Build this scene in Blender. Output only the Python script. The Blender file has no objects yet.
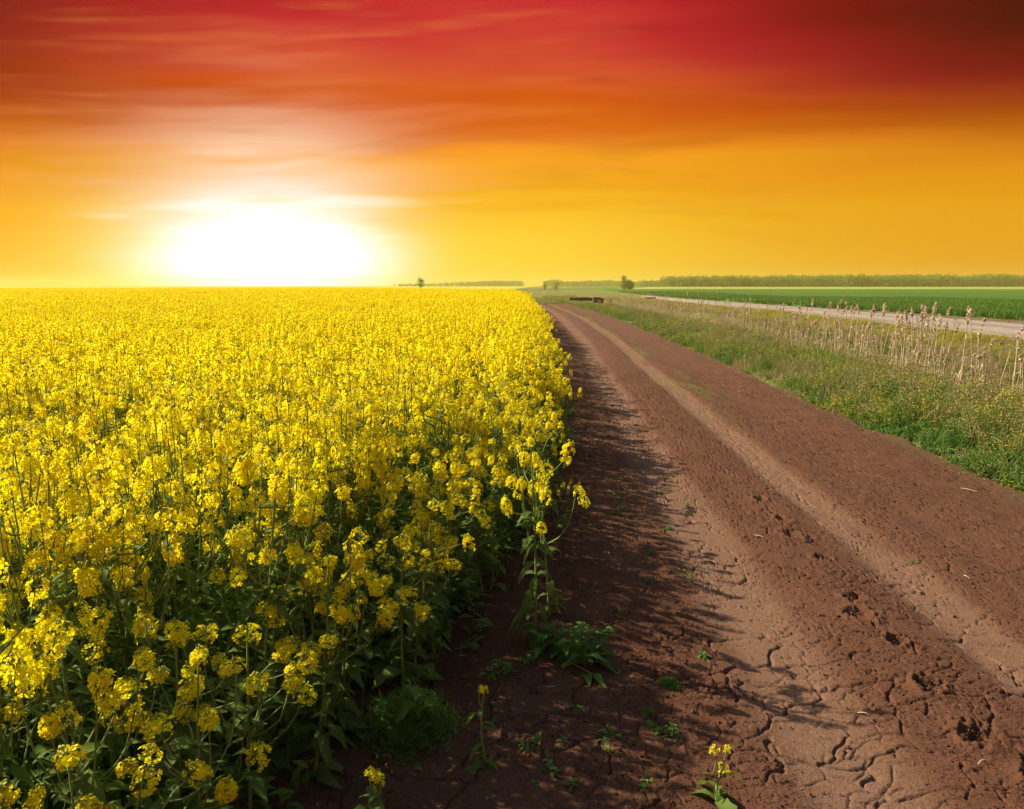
import bpy, math, random
import numpy as np
from mathutils import Vector, Matrix, Euler

R = math.radians
rnd = random.Random(7)
rng = np.random.default_rng(11)
scene = bpy.context.scene
COL = scene.collection

# ------------------------------------------------------------------ basics
def srgb(r, g, b):
    def f(c):
        c /= 255.0
        return c / 12.92 if c <= 0.04045 else ((c + 0.055) / 1.055) ** 2.4
    return (f(r), f(g), f(b), 1.0)

def hash2(ix, iy, seed):
    h = (ix.astype(np.int64) * 374761393 + iy.astype(np.int64) * 668265263 + seed * 982451653) & 0xFFFFFFFF
    h = ((h ^ (h >> 13)) * 1274126177) & 0xFFFFFFFF
    h = h ^ (h >> 16)
    return (h & 0xFFFFFF) / float(0x1000000)

def vnoise(x, y, seed=0):
    x = np.asarray(x, float); y = np.asarray(y, float)
    ix = np.floor(x).astype(np.int64); iy = np.floor(y).astype(np.int64)
    fx = x - ix; fy = y - iy
    u = fx * fx * fx * (fx * (fx * 6 - 15) + 10); v = fy * fy * fy * (fy * (fy * 6 - 15) + 10)
    a = hash2(ix, iy, seed); b = hash2(ix + 1, iy, seed)
    c = hash2(ix, iy + 1, seed); d = hash2(ix + 1, iy + 1, seed)
    return (a * (1 - u) + b * u) * (1 - v) + (c * (1 - u) + d * u) * v

def fbm(x, y, seed=0, octv=4, gain=0.5):
    s = 0; a = 1; t = 0
    x = np.asarray(x, float); y = np.asarray(y, float)
    for k in range(octv):
        s = s + a * vnoise(x * 2 ** k + 17.3 * k, y * 2 ** k - 9.1 * k, seed + k); t += a; a *= gain
    return s / t

def crackfield(x, y, seed):
    """distance to the nearest cell border of a jittered cell pattern"""
    ix = np.floor(x).astype(np.int64); iy = np.floor(y).astype(np.int64)
    f1 = np.full(x.shape, 9.0); f2 = np.full(x.shape, 9.0)
    p1x = np.zeros(x.shape); p1y = np.zeros(x.shape); p2x = np.zeros(x.shape); p2y = np.zeros(x.shape)
    for dx in (-1, 0, 1):
        for dy in (-1, 0, 1):
            cx = ix + dx; cy = iy + dy
            px = cx + hash2(cx, cy, seed); py = cy + hash2(cx, cy, seed + 77)
            d = (px - x) ** 2 + (py - y) ** 2
            new1 = d < f1
            new2 = (~new1) & (d < f2)
            f2 = np.where(new1, f1, np.where(new2, d, f2))
            p2x = np.where(new1, p1x, np.where(new2, px, p2x)); p2y = np.where(new1, p1y, np.where(new2, py, p2y))
            f1 = np.where(new1, d, f1)
            p1x = np.where(new1, px, p1x); p1y = np.where(new1, py, p1y)
    l = np.sqrt((p2x - p1x) ** 2 + (p2y - p1y) ** 2) + 1e-6
    return (f2 - f1) / (2 * l)

def smooth(a, b, x):
    t = np.clip((np.asarray(x, float) - a) / (b - a), 0, 1)
    return t * t * (3 - 2 * t)

# ------------------------------------------------------------------ materials
def new_mat(name):
    m = bpy.data.materials.new(name); m.use_nodes = True
    m.node_tree.nodes.clear()
    return m, m.node_tree.nodes, m.node_tree.links

def foliage_mat(name, c1, c2, trans=0.35, rough=0.55, spec=0.25, nscale=9.0, tcol=None, vari=0.25):
    m, n, l = new_mat(name)
    out = n.new('ShaderNodeOutputMaterial')
    info = n.new('ShaderNodeObjectInfo')
    geo = n.new('ShaderNodeNewGeometry')
    tex = n.new('ShaderNodeTexNoise'); tex.inputs['Scale'].default_value = nscale; tex.inputs['Detail'].default_value = 3
    l.new(geo.outputs['Position'], tex.inputs['Vector'])
    a = n.new('ShaderNodeMath'); a.operation = 'MULTIPLY_ADD'
    l.new(geo.outputs['Random Per Island'], a.inputs[0]); a.inputs[1].default_value = 0.45
    b = n.new('ShaderNodeMath'); b.operation = 'MULTIPLY_ADD'
    l.new(info.outputs['Random'], b.inputs[0]); b.inputs[1].default_value = vari; l.new(tex.outputs['Fac'], b.inputs[2])
    l.new(b.outputs[0], a.inputs[2])
    c = n.new('ShaderNodeMapRange'); c.inputs['From Min'].default_value = 0.35; c.inputs['From Max'].default_value = 1.1
    l.new(a.outputs[0], c.inputs['Value'])
    mix = n.new('ShaderNodeMix'); mix.data_type = 'RGBA'
    mix.inputs['A'].default_value = (*c1, 1); mix.inputs['B'].default_value = (*c2, 1)
    l.new(c.outputs[0], mix.inputs['Factor'])
    p = n.new('ShaderNodeBsdfPrincipled'); p.inputs['Roughness'].default_value = rough
    p.inputs['Specular IOR Level'].default_value = spec * .6
    l.new(mix.outputs['Result'], p.inputs['Base Color'])
    t = n.new('ShaderNodeBsdfTranslucent')
    if tcol:
        m2 = n.new('ShaderNodeMix'); m2.data_type = 'RGBA'; m2.blend_type = 'MULTIPLY'; m2.inputs['Factor'].default_value = 1
        l.new(mix.outputs['Result'], m2.inputs['A']); m2.inputs['B'].default_value = (*tcol, 1)
        l.new(m2.outputs['Result'], t.inputs['Color'])
    else:
        l.new(mix.outputs['Result'], t.inputs['Color'])
    s = n.new('ShaderNodeMixShader'); s.inputs['Fac'].default_value = trans
    l.new(p.outputs[0], s.inputs[1]); l.new(t.outputs[0], s.inputs[2]); l.new(s.outputs[0], out.inputs['Surface'])
    return m

M = {}
M['petal'] = foliage_mat('rapeseed_petal', (0.92, 0.67, 0.005), (0.97, 0.89, 0.012), trans=0.5, rough=0.6, spec=0.1, nscale=3)
M['bud'] = foliage_mat('rapeseed_bud', (0.30, 0.33, 0.02), (0.50, 0.45, 0.03), trans=0.2)
M['stem'] = foliage_mat('rapeseed_stem', (0.16, 0.22, 0.045), (0.29, 0.34, 0.09), trans=0.2, spec=.15)
M['leaf'] = foliage_mat('rapeseed_leaf', (0.075, 0.130, 0.022), (0.165, 0.235, 0.048), trans=0.45, rough=0.6, spec=0.12, tcol=(1.3, 1.4, .6))
M['grass'] = foliage_mat('verge_grass', (0.085, 0.155, 0.018), (0.20, 0.275, 0.042), trans=0.4, vari=0.5)
M['grass_lush'] = foliage_mat('lush_grass', (0.055, 0.135, 0.018), (0.12, 0.225, 0.035), trans=0.4, vari=0.5)
M['grass_dry'] = foliage_mat('dry_grass', (0.22, 0.16, 0.055), (0.38, 0.29, 0.12), trans=0.3, vari=0.5)
M['weed_yellow'] = foliage_mat('yellow_weed', (0.28, 0.27, 0.015), (0.50, 0.44, 0.03), trans=0.35)
M['fern'] = foliage_mat('feathery_weed', (0.080, 0.160, 0.018), (0.16, 0.27, 0.04), trans=0.45)
M['reed'] = foliage_mat('dry_reed', (0.38, 0.27, 0.14), (0.58, 0.45, 0.27), trans=0.12, rough=0.7, vari=0.5)
M['plume'] = foliage_mat('reed_plume', (0.48, 0.36, 0.23), (0.68, 0.54, 0.38), trans=0.3, rough=0.9, vari=0.5)
M['wheat'] = foliage_mat('young_wheat', (0.050, 0.135, 0.012), (0.10, 0.20, 0.022), trans=0.3, vari=0.4)
M['tree'] = foliage_mat('tree_leaf', (0.135, 0.20, 0.020), (0.24, 0.30, 0.04), trans=0.45, nscale=0.4, vari=0.3)
M['tree_dark'] = foliage_mat('dark_tree_leaf', (0.035, 0.065, 0.02), (0.07, 0.11, 0.032), trans=0.2, nscale=0.6, vari=0.3)
M['bark'] = foliage_mat('bark', (0.07, 0.05, 0.035), (0.14, 0.10, 0.075), trans=0.0, rough=0.9, nscale=6)
M['char'] = foliage_mat('dark_weathered_wood', (0.012, 0.009, 0.007), (0.05, 0.035, 0.025), trans=0.0, rough=0.85, nscale=4)
M['pale_wood'] = foliage_mat('pale_wood', (0.42, 0.34, 0.24), (0.55, 0.46, 0.33), trans=0.0, rough=0.8, nscale=5)
M['straw'] = foliage_mat('straw', (0.45, 0.33, 0.17), (0.66, 0.54, 0.33), trans=0.1, rough=0.6)

def soil_mat(name, use_attr=True, base=(0.15, 0.066, 0.042), grain=180.0, bump=0.35, bdist=0.006, scale2=24.0):
    m, n, l = new_mat(name)
    out = n.new('ShaderNodeOutputMaterial'); p = n.new('ShaderNodeBsdfPrincipled')
    p.inputs['Roughness'].default_value = 0.95; p.inputs['Specular IOR Level'].default_value = 0.1
    geo = n.new('ShaderNodeNewGeometry')
    n1 = n.new('ShaderNodeTexNoise'); n1.inputs['Scale'].default_value = grain; n1.inputs['Detail'].default_value = 4
    n2 = n.new('ShaderNodeTexNoise'); n2.inputs['Scale'].default_value = scale2; n2.inputs['Detail'].default_value = 6; n2.inputs['Roughness'].default_value = 0.65
    l.new(geo.outputs['Position'], n1.inputs['Vector']); l.new(geo.outputs['Position'], n2.inputs['Vector'])
    add = n.new('ShaderNodeMath'); add.operation = 'MULTIPLY_ADD'; add.inputs[1].default_value = 0.5
    l.new(n1.outputs['Fac'], add.inputs[0]); l.new(n2.outputs['Fac'], add.inputs[2])
    mr = n.new('ShaderNodeMapRange'); mr.inputs['From Min'].default_value = 0.45; mr.inputs['From Max'].default_value = 1.05
    mr.inputs['To Min'].default_value = 0.5; mr.inputs['To Max'].default_value = 1.5
    l.new(add.outputs[0], mr.inputs['Value'])
    mix = n.new('ShaderNodeMix'); mix.data_type = 'RGBA'; mix.blend_type = 'MULTIPLY'; mix.inputs['Factor'].default_value = 1
    if use_attr:
        at = n.new('ShaderNodeAttribute'); at.attribute_name = 'albedo'
        l.new(at.outputs['Color'], mix.inputs['A'])
    else:
        mix.inputs['A'].default_value = (*base, 1)
    l.new(mr.outputs[0], mix.inputs['B'])
    l.new(mix.outputs['Result'], p.inputs['Base Color'])
    b = n.new('ShaderNodeBump'); b.inputs['Strength'].default_value = bump; b.inputs['Distance'].default_value = bdist
    l.new(add.outputs[0], b.inputs['Height']); l.new(b.outputs[0], p.inputs['Normal'])
    l.new(p.outputs[0], out.inputs['Surface'])
    return m

M['soil'] = soil_mat('road_soil', grain=300, bump=1.0, bdist=0.012, scale2=90)
M['ground'] = soil_mat('ground_cover', grain=30, bump=0.5, bdist=0.05, scale2=3.0)
M['gravel'] = soil_mat('gravel', grain=60, bump=0.4, bdist=0.02, scale2=2.5)
M['clod'] = soil_mat('soil_clod', use_attr=False, base=(0.088, 0.036, 0.020), grain=200, scale2=40)

# ------------------------------------------------------------------ mesh helpers
class MB:
    def __init__(self):
        self.v = []; self.f = []; self.m = []; self.n = 0
    def add(self, verts, faces, mi=0):
        verts = np.asarray(verts, float).reshape(-1, 3)
        faces = np.asarray(faces, int) + self.n
        self.v.append(verts); self.f.append(faces); self.m.append(np.full(len(faces), mi)); self.n += len(verts)
    def tube(self, pts, rad, sides=4, mi=0, cap=True):
        pts = np.asarray(pts, float); k = len(pts)
        rad = np.broadcast_to(np.asarray(rad, float), (k,))
        d = np.gradient(pts, axis=0); d /= np.linalg.norm(d, axis=1)[:, None] + 1e-9
        ref = np.where(np.abs(d[:, 2:3]) > 0.9, np.array([[1., 0, 0]]), np.array([[0, 0, 1.]]))
        a = np.cross(d, ref); a /= np.linalg.norm(a, axis=1)[:, None] + 1e-9
        b = np.cross(d, a)
        ang = np.arange(sides) * 2 * math.pi / sides
        ring = pts[:, None, :] + rad[:, None, None] * (a[:, None, :] * np.cos(ang)[None, :, None] + b[:, None, :] * np.sin(ang)[None, :, None])
        f = []
        for i in range(k - 1):
            for j in range(sides):
                j2 = (j + 1) % sides
                f.append((i * sides + j, i * sides + j2, (i + 1) * sides + j2, (i + 1) * sides + j))
        self.add(ring.reshape(-1, 3), f, mi)
        if cap and sides == 4:
            o = (k - 1) * 4
            self.add(ring[-1], [(0, 1, 2, 3)], mi)
    def quads(self, q, mi=0):
        q = np.asarray(q, float).reshape(-1, 3)
        self.add(q, np.arange(len(q)).reshape(-1, 4), mi)
    def strip(self, centre, side, width, mi=0, fold=0.0, up=None):
        """leaf or blade: centre line points, side vectors, half widths"""
        c = np.asarray(centre, float); s = np.asarray(side, float); w = np.asarray(width, float)[:, None]
        k = len(c)
        if fold:
            u = np.asarray(up, float)
            L = c - s * w + u * w * fold; Rr = c + s * w + u * w * fold
            v = np.concatenate([L, c, Rr])
            f = []
            for i in range(k - 1):
                f.append((i, k + i, k + i + 1, i + 1)); f.append((k + i, 2 * k + i, 2 * k + i + 1, k + i + 1))
            self.add(v, f, mi)
        else:
            v = np.concatenate([c - s * w, c + s * w])
            self.add(v, [(i, k + i, k + i + 1, i + 1) for i in range(k - 1)], mi)
    def merge(self, o, mat=None, mioff=0):
        for v, f, m in zip(o.v, o.f, o.m):
            vv = v if mat is None else v @ np.asarray(mat.to_3x3()).T + np.asarray(mat.translation)
            base = f - (f.min() - (f.min() - 0)) if False else f
            self.v.append(vv); self.m.append(m + mioff)
            self.f.append(base + self.n)
        self.n += o.n
    def mesh(self, name, mats, smooth_=False):
        me = bpy.data.meshes.new(name)
        V = np.concatenate(self.v) if self.v else np.zeros((0, 3))
        tot = []; loops = []; mi = []
        for f, m in zip(self.f, self.m):
            if len(f) == 0: continue
            tot.append(np.full(len(f), f.shape[1])); loops.append(f.reshape(-1)); mi.append(m)
        tot = np.concatenate(tot); loops = np.concatenate(loops); mi = np.concatenate(mi)
        me.vertices.add(len(V)); me.vertices.foreach_set('co', V.astype(np.float32).ravel())
        me.loops.add(len(loops)); me.loops.foreach_set('vertex_index', loops.astype(np.int32))
        me.polygons.add(len(tot))
        st = np.concatenate([[0], np.cumsum(tot)[:-1]])
        me.polygons.foreach_set('loop_start', st.astype(np.int32))
        for x in mats: me.materials.append(x)
        me.polygons.foreach_set('material_index', mi.astype(np.int32))
        if smooth_: me.polygons.foreach_set('use_smooth', np.ones(len(tot), bool))
        me.update(calc_edges=True)
        return me

def link(name, me, parent=None, loc=None):
    o = bpy.data.objects.new(name, me); COL.objects.link(o)
    if parent is not None: o.parent = parent
    if loc is not None: o.location = loc
    return o

def tag(o, label=None, cat=None, group=None, kind=None):
    if label: o['label'] = label
    if cat: o['category'] = cat
    if group: o['group'] = group
    if kind: o['kind'] = kind
    return o

def empty(name, loc=(0, 0, 0), rz=0.0):
    o = bpy.data.objects.new(name, None); COL.objects.link(o)
    o.empty_display_size = 0.1
    o.location = loc; o.rotation_euler = (0, 0, rz)
    return o

def copy_thing(root, loc, rot, scl, label=None, group=None):
    r = root.copy(); COL.objects.link(r)
    r.location = loc; r.rotation_euler = rot; r.scale = scl
    for ch in root.children:
        c = ch.copy(); COL.objects.link(c); c.parent = r
        for g in ch.children:
            d = g.copy(); COL.objects.link(d); d.parent = c
    if label: r['label'] = label
    if group: r['group'] = group
    return r

def scatter(name, meshes, pts, rots, scls, ids, label, cat=None):
    """ONE stuff object: its points carry instances of the given meshes"""
    me = bpy.data.meshes.new(name)
    n = len(pts)
    me.vertices.add(n); me.vertices.foreach_set('co', np.asarray(pts, np.float32).ravel())
    a = me.attributes.new('rot', 'FLOAT_VECTOR', 'POINT'); a.data.foreach_set('vector', np.asarray(rots, np.float32).ravel())
    a = me.attributes.new('scl', 'FLOAT_VECTOR', 'POINT'); a.data.foreach_set('vector', np.asarray(scls, np.float32).ravel())
    a = me.attributes.new('vid', 'INT', 'POINT'); a.data.foreach_set('value', np.asarray(ids, np.int32))
    o = link(name, me)
    ng = bpy.data.node_groups.new(name + '_nodes', 'GeometryNodeTree')
    ng.interface.new_socket('Geometry', in_out='INPUT', socket_type='NodeSocketGeometry')
    ng.interface.new_socket('Geometry', in_out='OUTPUT', socket_type='NodeSocketGeometry')
    N = ng.nodes; L = ng.links
    gi = N.new('NodeGroupInput'); go = N.new('NodeGroupOutput')
    jn = N.new('GeometryNodeJoinGeometry')
    vid = N.new('GeometryNodeInputNamedAttribute'); vid.data_type = 'INT'; vid.inputs['Name'].default_value = 'vid'
    rot = N.new('GeometryNodeInputNamedAttribute'); rot.data_type = 'FLOAT_VECTOR'; rot.inputs['Name'].default_value = 'rot'
    scl = N.new('GeometryNodeInputNamedAttribute'); scl.data_type = 'FLOAT_VECTOR'; scl.inputs['Name'].default_value = 'scl'
    for k, m in enumerate(meshes):
        src = bpy.data.objects.new(name + '_source', m)
        oi = N.new('GeometryNodeObjectInfo'); oi.inputs['Object'].default_value = src; oi.inputs['As Instance'].default_value = False
        g2 = N.new('GeometryNodeGeometryToInstance'); L.new(oi.outputs['Geometry'], g2.inputs[0])
        cmp_ = N.new('FunctionNodeCompare'); cmp_.data_type = 'INT'; cmp_.operation = 'EQUAL'
        ci = [s for s in cmp_.inputs if s.enabled and s.type == 'INT']
        L.new(vid.outputs['Attribute'], ci[0]); ci[1].default_value = k
        iop = N.new('GeometryNodeInstanceOnPoints')
        L.new(gi.outputs[0], iop.inputs['Points']); L.new(cmp_.outputs[0], iop.inputs['Selection'])
        L.new(g2.outputs[0], iop.inputs['Instance'])
        er = N.new('FunctionNodeEulerToRotation'); L.new(rot.outputs['Attribute'], er.inputs[0])
        L.new(er.outputs[0], iop.inputs['Rotation']); L.new(scl.outputs['Attribute'], iop.inputs['Scale'])
        L.new(iop.outputs[0], jn.inputs[0])
    L.new(jn.outputs[0], go.inputs[0])
    md = o.modifiers.new('scatter', 'NODES'); md.node_group = ng
    tag(o, label, cat or 'plants', kind='stuff')
    return o

# ------------------------------------------------------------------ layout (road runs along +Y)
def road_shift(Y):
    Y = np.asarray(Y, float)
    return -1.25 * (np.maximum(Y - 25, 0) / 42.0) ** 2

def farm_shift(Y):
    """the gravel road and the wheat draw in towards the track farther off"""
    return -7.0 * smooth(38, 125, Y)

EDGE_Y = [0.0, 2.0, 2.6, 3.0, 3.5, 4.4, 6.0, 7.5, 9.0, 13, 20, 27, 42, 60, 92, 140]
EDGE_X = [-1.25, -1.1, -0.98, -0.76, -0.62, -0.46, -0.22, -0.06, 0.10, .16, .14, .08, -.55, -1.3, -3.3, -6]
def crop_edge(Y):
    return np.interp(Y, EDGE_Y, EDGE_X)

FRONT_Y = 1.25
def crop_height(X, Y):
    d = np.minimum(crop_edge(Y) - X, (Y - FRONT_Y) * 0.9)
    return np.clip(0.64 + 0.75 * d, 0.5, 1.0)

# ------------------------------------------------------------------ rapeseed plants
def leaf(mb, base, az, length, width, droop, mi, r, segs=5, lift=0.6):
    t = np.linspace(0, 1, segs + 1)
    d = np.array([math.cos(az), math.sin(az), 0.0]); s0 = np.array([-math.sin(az), math.cos(az), 0.0])
    z = lift * t - droop * t * t
    c = base + d * (length * t)[:, None] * 0.9 + np.array([0, 0, 1.0]) * (length * z)[:, None]
    prof = np.sin(np.pi * np.clip(t * 0.93 + 0.05, 0, 1)) ** 0.7 * (0.75 + 0.25 * np.cos(t * 17 + r.random() * 6))
    prof[-1] = 0.05
    tw = (r.random() - .5) * 0.9
    side = np.repeat((s0 * math.cos(tw) + np.array([0, 0, math.sin(tw)]))[None], segs + 1, 0)
    mb.strip(c, side, width * prof * 0.5 + 0.002, mi, fold=0.35, up=np.array([0, 0, 1.0]))

def flower_quads(c, nrm, size, r, full=True):
    """c (n,3), nrm (n,3); four cupped petals per flower, or one bent card"""
    n = len(c)
    ref = r.normal(size=(n, 3)); a = np.cross(nrm, ref); a /= np.linalg.norm(a, axis=1)[:, None] + 1e-9
    b = np.cross(nrm, a)
    sz = (size * r.uniform(0.8, 1.2, n))[:, None]
    out = []
    if full:
        for k in range(4):
            an = k * math.pi / 2
            d = a * math.cos(an) + b * math.sin(an); p = -a * math.sin(an) + b * math.cos(an)
            q = np.stack([c + d * sz * 0.05, c + d * sz * .38 + p * sz * .27 + nrm * sz * .10, c + d * sz * .56 + nrm * sz * .10 * r.uniform(0, 2.5, n)[:, None], c + d * sz * .38 - p * sz * .27 + nrm * sz * .10], 1)
            out.append(q)
    else:
        q = np.stack([c + a * sz * .5, c + b * sz * .5, c - a * sz * .5, c - b * sz * .5], 1)
        out.append(q)
    return np.concatenate(out)

def head_points(r, n, L, rad):
    t = r.power(1.25, n)                        # 0 = top
    t = 1 - t if False else r.uniform(0, 1, n) ** 1.25
    ang = r.uniform(0, 2 * math.pi, n)
    rr = rad * np.where(t < .25, .45 + 2.2 * t, 1.0 - .25 * (t - .25)) * r.uniform(.65, 1.1, n)
    pos = np.stack([np.cos(ang) * rr, np.sin(ang) * rr, -t * L], 1)
    nrm = np.stack([np.cos(ang), np.sin(ang), 0.9 - 1.1 * t], 1) + r.normal(size=(n, 3)) * .35
    nrm /= np.linalg.norm(nrm, axis=1)[:, None]
    return pos, nrm

def make_head(seed, lod):
    """flower head with its tip at the origin, hanging down -z.  materials: 0 petal, 1 bud, 2 stem"""
    r = np.random.default_rng(seed); mb = MB()
    L = r.uniform(.04, .12); rad = r.uniform(.021, .036)
    if lod == 0:
        n = int(r.integers(22, 42))
        pos, nrm = head_points(r, n, L, rad)
        mb.quads(flower_quads(pos, nrm, 0.0215, r), 0)
        for k in range(n):                       # stalks of the flowers
            if k % 2 == 0:
                a = np.array([0, 0, pos[k, 2] - .012])
                side = np.cross(pos[k] - a, [0, 0, 1.]); side /= np.linalg.norm(side) + 1e-9
                mb.strip([a, pos[k]], [side, side], [.0009, .0007], 2)
        nb = 10
        bp = np.stack([r.normal(size=nb) * .008, r.normal(size=nb) * .008, r.uniform(-.006, .014, nb)], 1)
        for p in bp:
            s = .0042
            v = p + np.array([[s, 0, 0], [0, s, 0], [-s, 0, 0], [0, -s, 0], [0, 0, 2 * s], [0, 0, -2 * s]])
            mb.add(v, [(0, 1, 4), (1, 2, 4), (2, 3, 4), (3, 0, 4), (1, 0, 5), (2, 1, 5), (3, 2, 5), (0, 3, 5)], 1)
        for k in range(7):                       # young pods below the flowers
            z = -L - r.uniform(-.02, .03); an = r.uniform(0, 6.28); ln = r.uniform(.03, .05)
            a = np.array([0, 0, z]); b = a + np.array([math.cos(an) * ln * .8, math.sin(an) * ln * .8, ln * .6])
            side = np.array([-math.sin(an), math.cos(an), 0])
            mb.strip([a, (a + b) / 2, b], [side] * 3, [.0008, .0016, .0005], 2)
    elif lod == 1:
        n = int(r.integers(22, 32))
        pos, nrm = head_points(r, n, L, rad)
        mb.quads(flower_quads(pos, nrm, 0.024, r, full=False), 0)
    elif lod == 2:
        n = int(r.integers(13, 18))
        pos, nrm = head_points(r, n, L * 1.05, rad * .95)
        mb.quads(flower_quads(pos, nrm, 0.045, r, full=False), 0)
    else:
        n = 8
        pos, nrm = head_points(r, n, L, rad * .9)
        mb.quads(flower_quads(pos, nrm, 0.075, r, full=False), 0)
    return mb

def small_head(seed):
    r = np.random.default_rng(seed); mb = MB()
    n = int(r.integers(9, 14)); pos, nrm = head_points(r, n, .035, .019)
    mb.quads(flower_quads(pos, nrm, .0185, r), 0)
    for k in range(n):
        a = np.array([0, 0, pos[k, 2] - .012]); sd = np.cross(pos[k] - a, [0, 0, 1.]); sd /= np.linalg.norm(sd) + 1e-9
        mb.strip([a, pos[k]], [sd, sd], [.0009, .0007], 2)
    mb.tube([[0, 0, -.045], [0, 0, .004]], [.0016, .0012], 4, 2)
    return mb

HEADS = {lod: [make_head(100 * lod + k, lod) for k in range(8)] for lod in range(4)}

def plant_parts(seed, lod, H=1.4, leafy=1.0, nbr=None):
    """(stem MB, foliage MB, [(head index, tip position, tilt)])"""
    r = np.random.default_rng(seed)
    stem = MB(); fol = MB(); heads = []
    sides = 4 if lod == 0 else 3
    lean = r.normal(size=2) * 0.05
    def trunk(t):
        return np.array([lean[0] * t * H + .02 * math.sin(3 * t + seed), lean[1] * t * H + .02 * math.cos(2.3 * t + seed), t * H])
    ts = np.linspace(0, 1, 7 if lod == 0 else 4)
    P = np.array([trunk(t) for t in ts])
    if lod < 3:
        stem.tube(P, np.linspace(.0075, .0028, len(ts)), sides, 0)
    heads.append((int(r.integers(8)), P[-1] + [0, 0, .012], r.normal(size=2) * .12))
    nb = nbr or int(r.integers(9, 15))
    a0 = r.uniform(0, 6.28)
    for k in range(nb):
        t0 = r.uniform(.42, .82); az = a0 + k * 2.4 + r.normal() * .3
        top = r.uniform(.78, 1.0) * H if r.random() < .7 else r.uniform(.55, .8) * H
        b = trunk(t0)
        reach = r.uniform(.08, .24) * min(1, H / 1.1)
        d = np.array([math.cos(az), math.sin(az), 0])
        tt = np.linspace(0, 1, 5 if lod == 0 else 3)
        hgt = max(top - b[2], .12)
        C = b + d * (reach * (1 - (1 - tt) ** 1.8))[:, None] + np.array([0, 0, 1.]) * (hgt * (0.55 * tt + .45 * tt * tt))[:, None]
        C[1:-1] += r.normal(size=(len(tt) - 2, 3)) * .006
        if lod < 3:
            stem.tube(C, np.linspace(.0042, .0020, len(tt)), sides if lod == 0 else 3, 0)
        heads.append((int(r.integers(8)), C[-1] + [0, 0, .01], d[:2] * .18 + r.normal(size=2) * .12))
        if lod == 0:
            leaf(fol, b, az + .1, r.uniform(.06, .12), r.uniform(.014, .03), .5, 0, r, 4, .7)
            if r.random() < .5:
                leaf(fol, C[2], az + r.normal(), r.uniform(.03, .06), r.uniform(.008, .014), .3, 0, r, 3, .7)
    if lod <= 1:
        nl = int((30 if lod == 0 else 12) * leafy)
        for k in range(nl):
            t0 = r.uniform(.03, .72)
            ln = r.uniform(.07, .20) * (1 - .6 * t0)
            leaf(fol, trunk(t0), r.uniform(0, 6.28), ln, ln * r.uniform(.3, .5), r.uniform(.6, 1.3), 0, r, 5 if lod == 0 else 3, r.uniform(.3, .9))
    else:
        for k in range(5 if lod == 2 else 3):
            t0 = r.uniform(.3, .7)
            leaf(fol, trunk(t0), r.uniform(0, 6.28), .2, .09, .5, 0, r, 2, .8)
    return stem, fol, heads

def head_matrix(p, tilt, az):
    return Matrix.Translation(Vector(p)) @ Euler((-tilt[1], tilt[0], az)).to_matrix().to_4x4()

RM = [M['petal'], M['bud'], M['stem'], M['leaf']]
def plant_mesh(name, seed, lod, n=1, spread=0.0, **kw):
    mb = MB(); r = np.random.default_rng(seed + 5)
    for k in range(n):
        st, fo, hd = plant_parts(seed + 31 * k, lod, **kw)
        off = Matrix.Translation(Vector((r.uniform(-spread, spread), r.uniform(-spread, spread), r.uniform(-.08, .08) if n > 1 else 0)))
        mb.merge(st, off, 2); mb.merge(fo, off, 3)
        for (i, p, tl) in hd:
            mb.merge(HEADS[lod][i], off @ head_matrix(p, tl, r.uniform(0, 6)))
    return mb.mesh(name, RM)

# --- the nearest plants, each a thing of its own
HEAD_MESH = [h.mesh('flower_head', [M['petal'], M['bud'], M['stem']]) for h in HEADS[0]]
SMALL_MESH = [small_head(150 + k).mesh('flower_head', [M['petal'], M['bud'], M['stem']]) for k in range(4)]
def make_plant(seed, label, group=None, hs=1.0, **kw):
    st, fo, hd = plant_parts(seed, 0, **kw)
    root = empty('rapeseed_plant')
    tag(root, label, 'rapeseed plant', group)
    link('stem', st.mesh('stem', [M['stem']]), root)
    if fo.n: link('foliage', fo.mesh('foliage', [M['leaf']]), root)
    r = np.random.default_rng(seed + 9)
    for (i, p, tl) in hd:
        o = link('flower_head', HEAD_MESH[i] if hs > .8 else SMALL_MESH[i % 4], root)
        o.location = p; o.rotation_euler = (-tl[1], tl[0], r.uniform(0, 6))
        s = r.uniform(.8, 1.2) * (hs if hs > .8 else hs * 1.45); o.scale = (s, s, s)
    return root

L_IN = 'tall yellow flowering rapeseed plant crowded among others in the nearest part of the field'
G_IN = 'rapeseed plants crowded in the nearest part of the field'
L_ED = 'rapeseed plant in the outermost row of the field, beside the bare shaded soil'
G_ED = 'rapeseed plants in the outermost row beside the soil'
L_MID = 'yellow flowering rapeseed plant standing behind the nearest ones, small in the dense field'
G_MID = 'rapeseed plants standing behind the nearest ones'

protos = []
used = set()
def spot_points(y0, y1, dens, left=0.80, margin=0.8):
    out = []
    step = 1 / math.sqrt(dens)
    y = y0
    while y < y1:
        x1 = float(crop_edge(y)); x0 = -left * y - margin
        x = x1 - rnd.random() * step * .5
        while x > x0:
            out.append((x + rnd.uniform(-.42, .42) * step, y + rnd.uniform(-.42, .42) * step))
            x -= step
        y += step
    return out

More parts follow.
